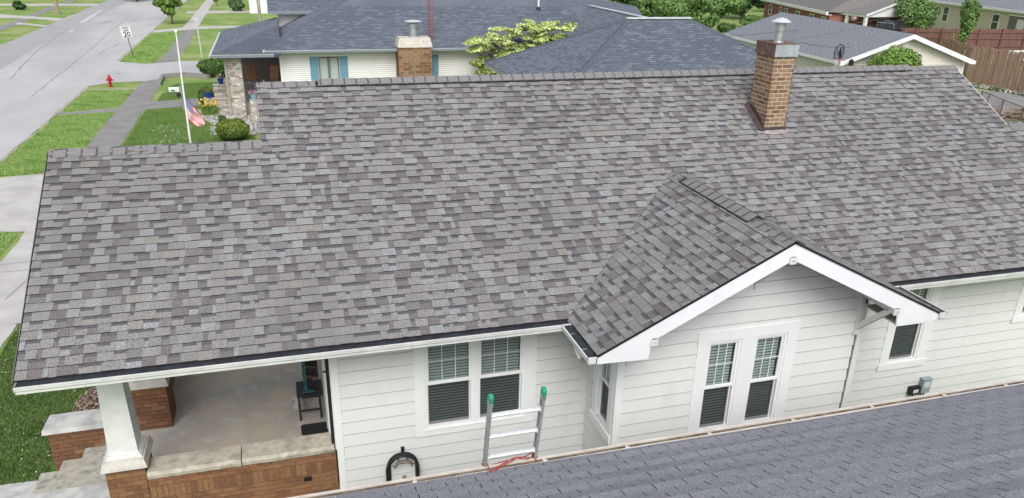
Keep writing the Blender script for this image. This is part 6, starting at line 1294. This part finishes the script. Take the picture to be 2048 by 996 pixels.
m_ = MB(); ex_, ey_ = float(onp(1702, 128, 1, 30.5)[0]), 30.5; ez_ = float(onp(1702, 118, 1, 30.5)[2]); m_.lathe((ex_, ey_, G), [(.05, 0), (.05, ez_ - G - .4), (.14, ez_ - G - .38), (.14, ez_ - G - .1), (.03, ez_ - G)], 'black metal', 10); tag(m_.build('lamp_post'), 'short black post lamp in front of the garage wall', 'lamp post')
# parked black car in front of the brick house
cxp, cyp = gr(1772, 62, -3.0); cyp = 53.5; cxp = float(onp(1785, 52, 1, cyp)[0]); cz = float(onp(1785, 41, 1, cyp)[2]) - 1.75
car = thing('parked_car', 'black pickup parked between the garage and the brick house', 'car', (cxp, cyp, cz)); Fc = lambda a, b, z: V(cxp + a * .94 - b * .34, cyp + a * .34 + b * .94, cz + z)
def carprof(mm, prof, b0, b1, m): mm.prism(prof, lambda a, z, h: Fc(a, h, z), b0, b1, m)
m_ = MB(); carprof(m_, [(-2.5, .4), (2.5, .4), (2.55, .75), (2.4, 1.0), (1.2, 1.08), (-2.5, 1.06)], -.9, .9, 'car black'); m_.build('body', car)
m_ = MB(); carprof(m_, [(-.9, 1.07), (1.25, 1.07), (.55, 1.65), (-.7, 1.68)], -.78, .78, 'car glass'); m_.build('windscreen', car); m_ = MB(); carprof(m_, [(-.72, 1.66), (.56, 1.64), (.4, 1.72), (-.6, 1.73)], -.72, .72, 'car black'); m_.build('roof', car)
m_ = MB(); carprof(m_, [(-2.4, 1.07), (-1.0, 1.07), (-1.0, 1.1), (-2.4, 1.1)], -.85, .85, 'dark gap'); m_.tube([Fc(-1.1, -.8, 1.05), Fc(-1.3, -.8, 1.6), Fc(-1.3, .8, 1.6), Fc(-1.1, .8, 1.05)], .035, 'galvanised', 6); m_.build('roll_bar', car)
for a in (-1.6, 1.6):
    for b in (-.92, .72): m_ = MB(); m_.tube([Fc(a, b, .36), Fc(a, b + .2, .36)], .37, 'black rubber', 16); wh = m_.build('wheel', car); m_ = MB(); m_.tube([Fc(a, b - .01, .36), Fc(a, b + .21, .36)], .2, 'galvanised', 12); m_.build('rim', wh)
for b in (-.7, .5): m_ = MB(); m_.fbox(Fc, 2.46, 2.56, b, b + .25, .75, .9, 'zinc pale'); m_.build('headlight', car)
# white vehicle roof beyond the tan fence at the right edge
vx, vy = 60.5, 42; vc = thing('parked_car', 'roof of a pale van showing over the tan fence at the right edge', 'car', (vx, vy, G)); vz = float(onp(2040, 104, 1, vy)[2]) - .1; vx = float(onp(2076, 101, 1, vy)[0])
m_ = MB(); m_.hexa([(vx - 1.3, vy, G + .4), (vx + 3, vy, G + .4), (vx + 3, vy + 1.8, G + .4), (vx - 1.3, vy + 1.8, G + .4), (vx - 1.15, vy + .1, vz), (vx + 3, vy + .1, vz), (vx + 3, vy + 1.7, vz), (vx - 1.15, vy + 1.7, vz)], 'mail white'); m_.build('body', vc)
for a in (-.6, 2.2): m_ = MB(); m_.tube([(vx + a, vy - .02, G + .36), (vx + a, vy + .2, G + .36)], .36, 'black rubber', 14); m_.build('wheel', vc)
# overhead wires
def wire(a, b, sag, label, r_=.018):
    a, b = V(*a), V(*b); P = [a * (1 - t) + b * t - V(0, 0, sag * 4 * t * (1 - t)) for t in np.linspace(0, 1, 13)]; m_ = MB(); m_.tube(P, r_, 'wire', 5); tag(m_.build('overhead_wire'), label, 'wire')
wire(onp(1440, 74, 1, 33), onp(1850, 22, 1, 58), .25, 'thin black service wire crossing in front of the garage roof'); wire(onp(1600, 84, 1, 31), onp(1700, 95, 1, 30.5), .1, 'second lower wire crossing the garage roof toward the hoop'); wire(onp(1540, 88, 1, 31), onp(2060, 84 - 100, 1, 60), .2, 'long wire running from the chimney toward the buff house', .012)

# every loose piece of these parts becomes a part of its own
SPLIT = {'corner_board', 'drip_edge', 'window_trim', 'wall', 'foundation', 'fascia', 'rake_board', 'trim', 'porch_beam', 'soffit', 'valley', 'ridge_vent'}
for o in [o for o in SC.objects if o.type == 'MESH' and o.name.split('.')[0] in SPLIT and not o.children]:
    me = o.data; par = list(range(len(me.vertices)))
    def find(i):
        while par[i] != i: par[i] = par[par[i]]; i = par[i]
        return i
    for e in me.edges: a, b = find(e.vertices[0]), find(e.vertices[1]); par[a] = b
    gr_ = {}
    for p in me.polygons: gr_.setdefault(find(p.vertices[0]), []).append(p)
    if len(gr_) < 2 or len(gr_) > 40: continue
    for k, ps in enumerate(gr_.values()):
        ids = sorted({v for p in ps for v in p.vertices}); mp = {v: i for i, v in enumerate(ids)}; nm = bpy.data.meshes.new(me.name)
        nm.from_pydata([me.vertices[v].co[:] for v in ids], [], [[mp[v] for v in p.vertices] for p in ps])
        for m in me.materials: nm.materials.append(m)
        nm.polygons.foreach_set('material_index', [p.material_index for p in ps])
        if k == 0: first = nm
        else:
            c = o.copy(); c.data = nm; SC.collection.objects.link(c)
    o.data = first
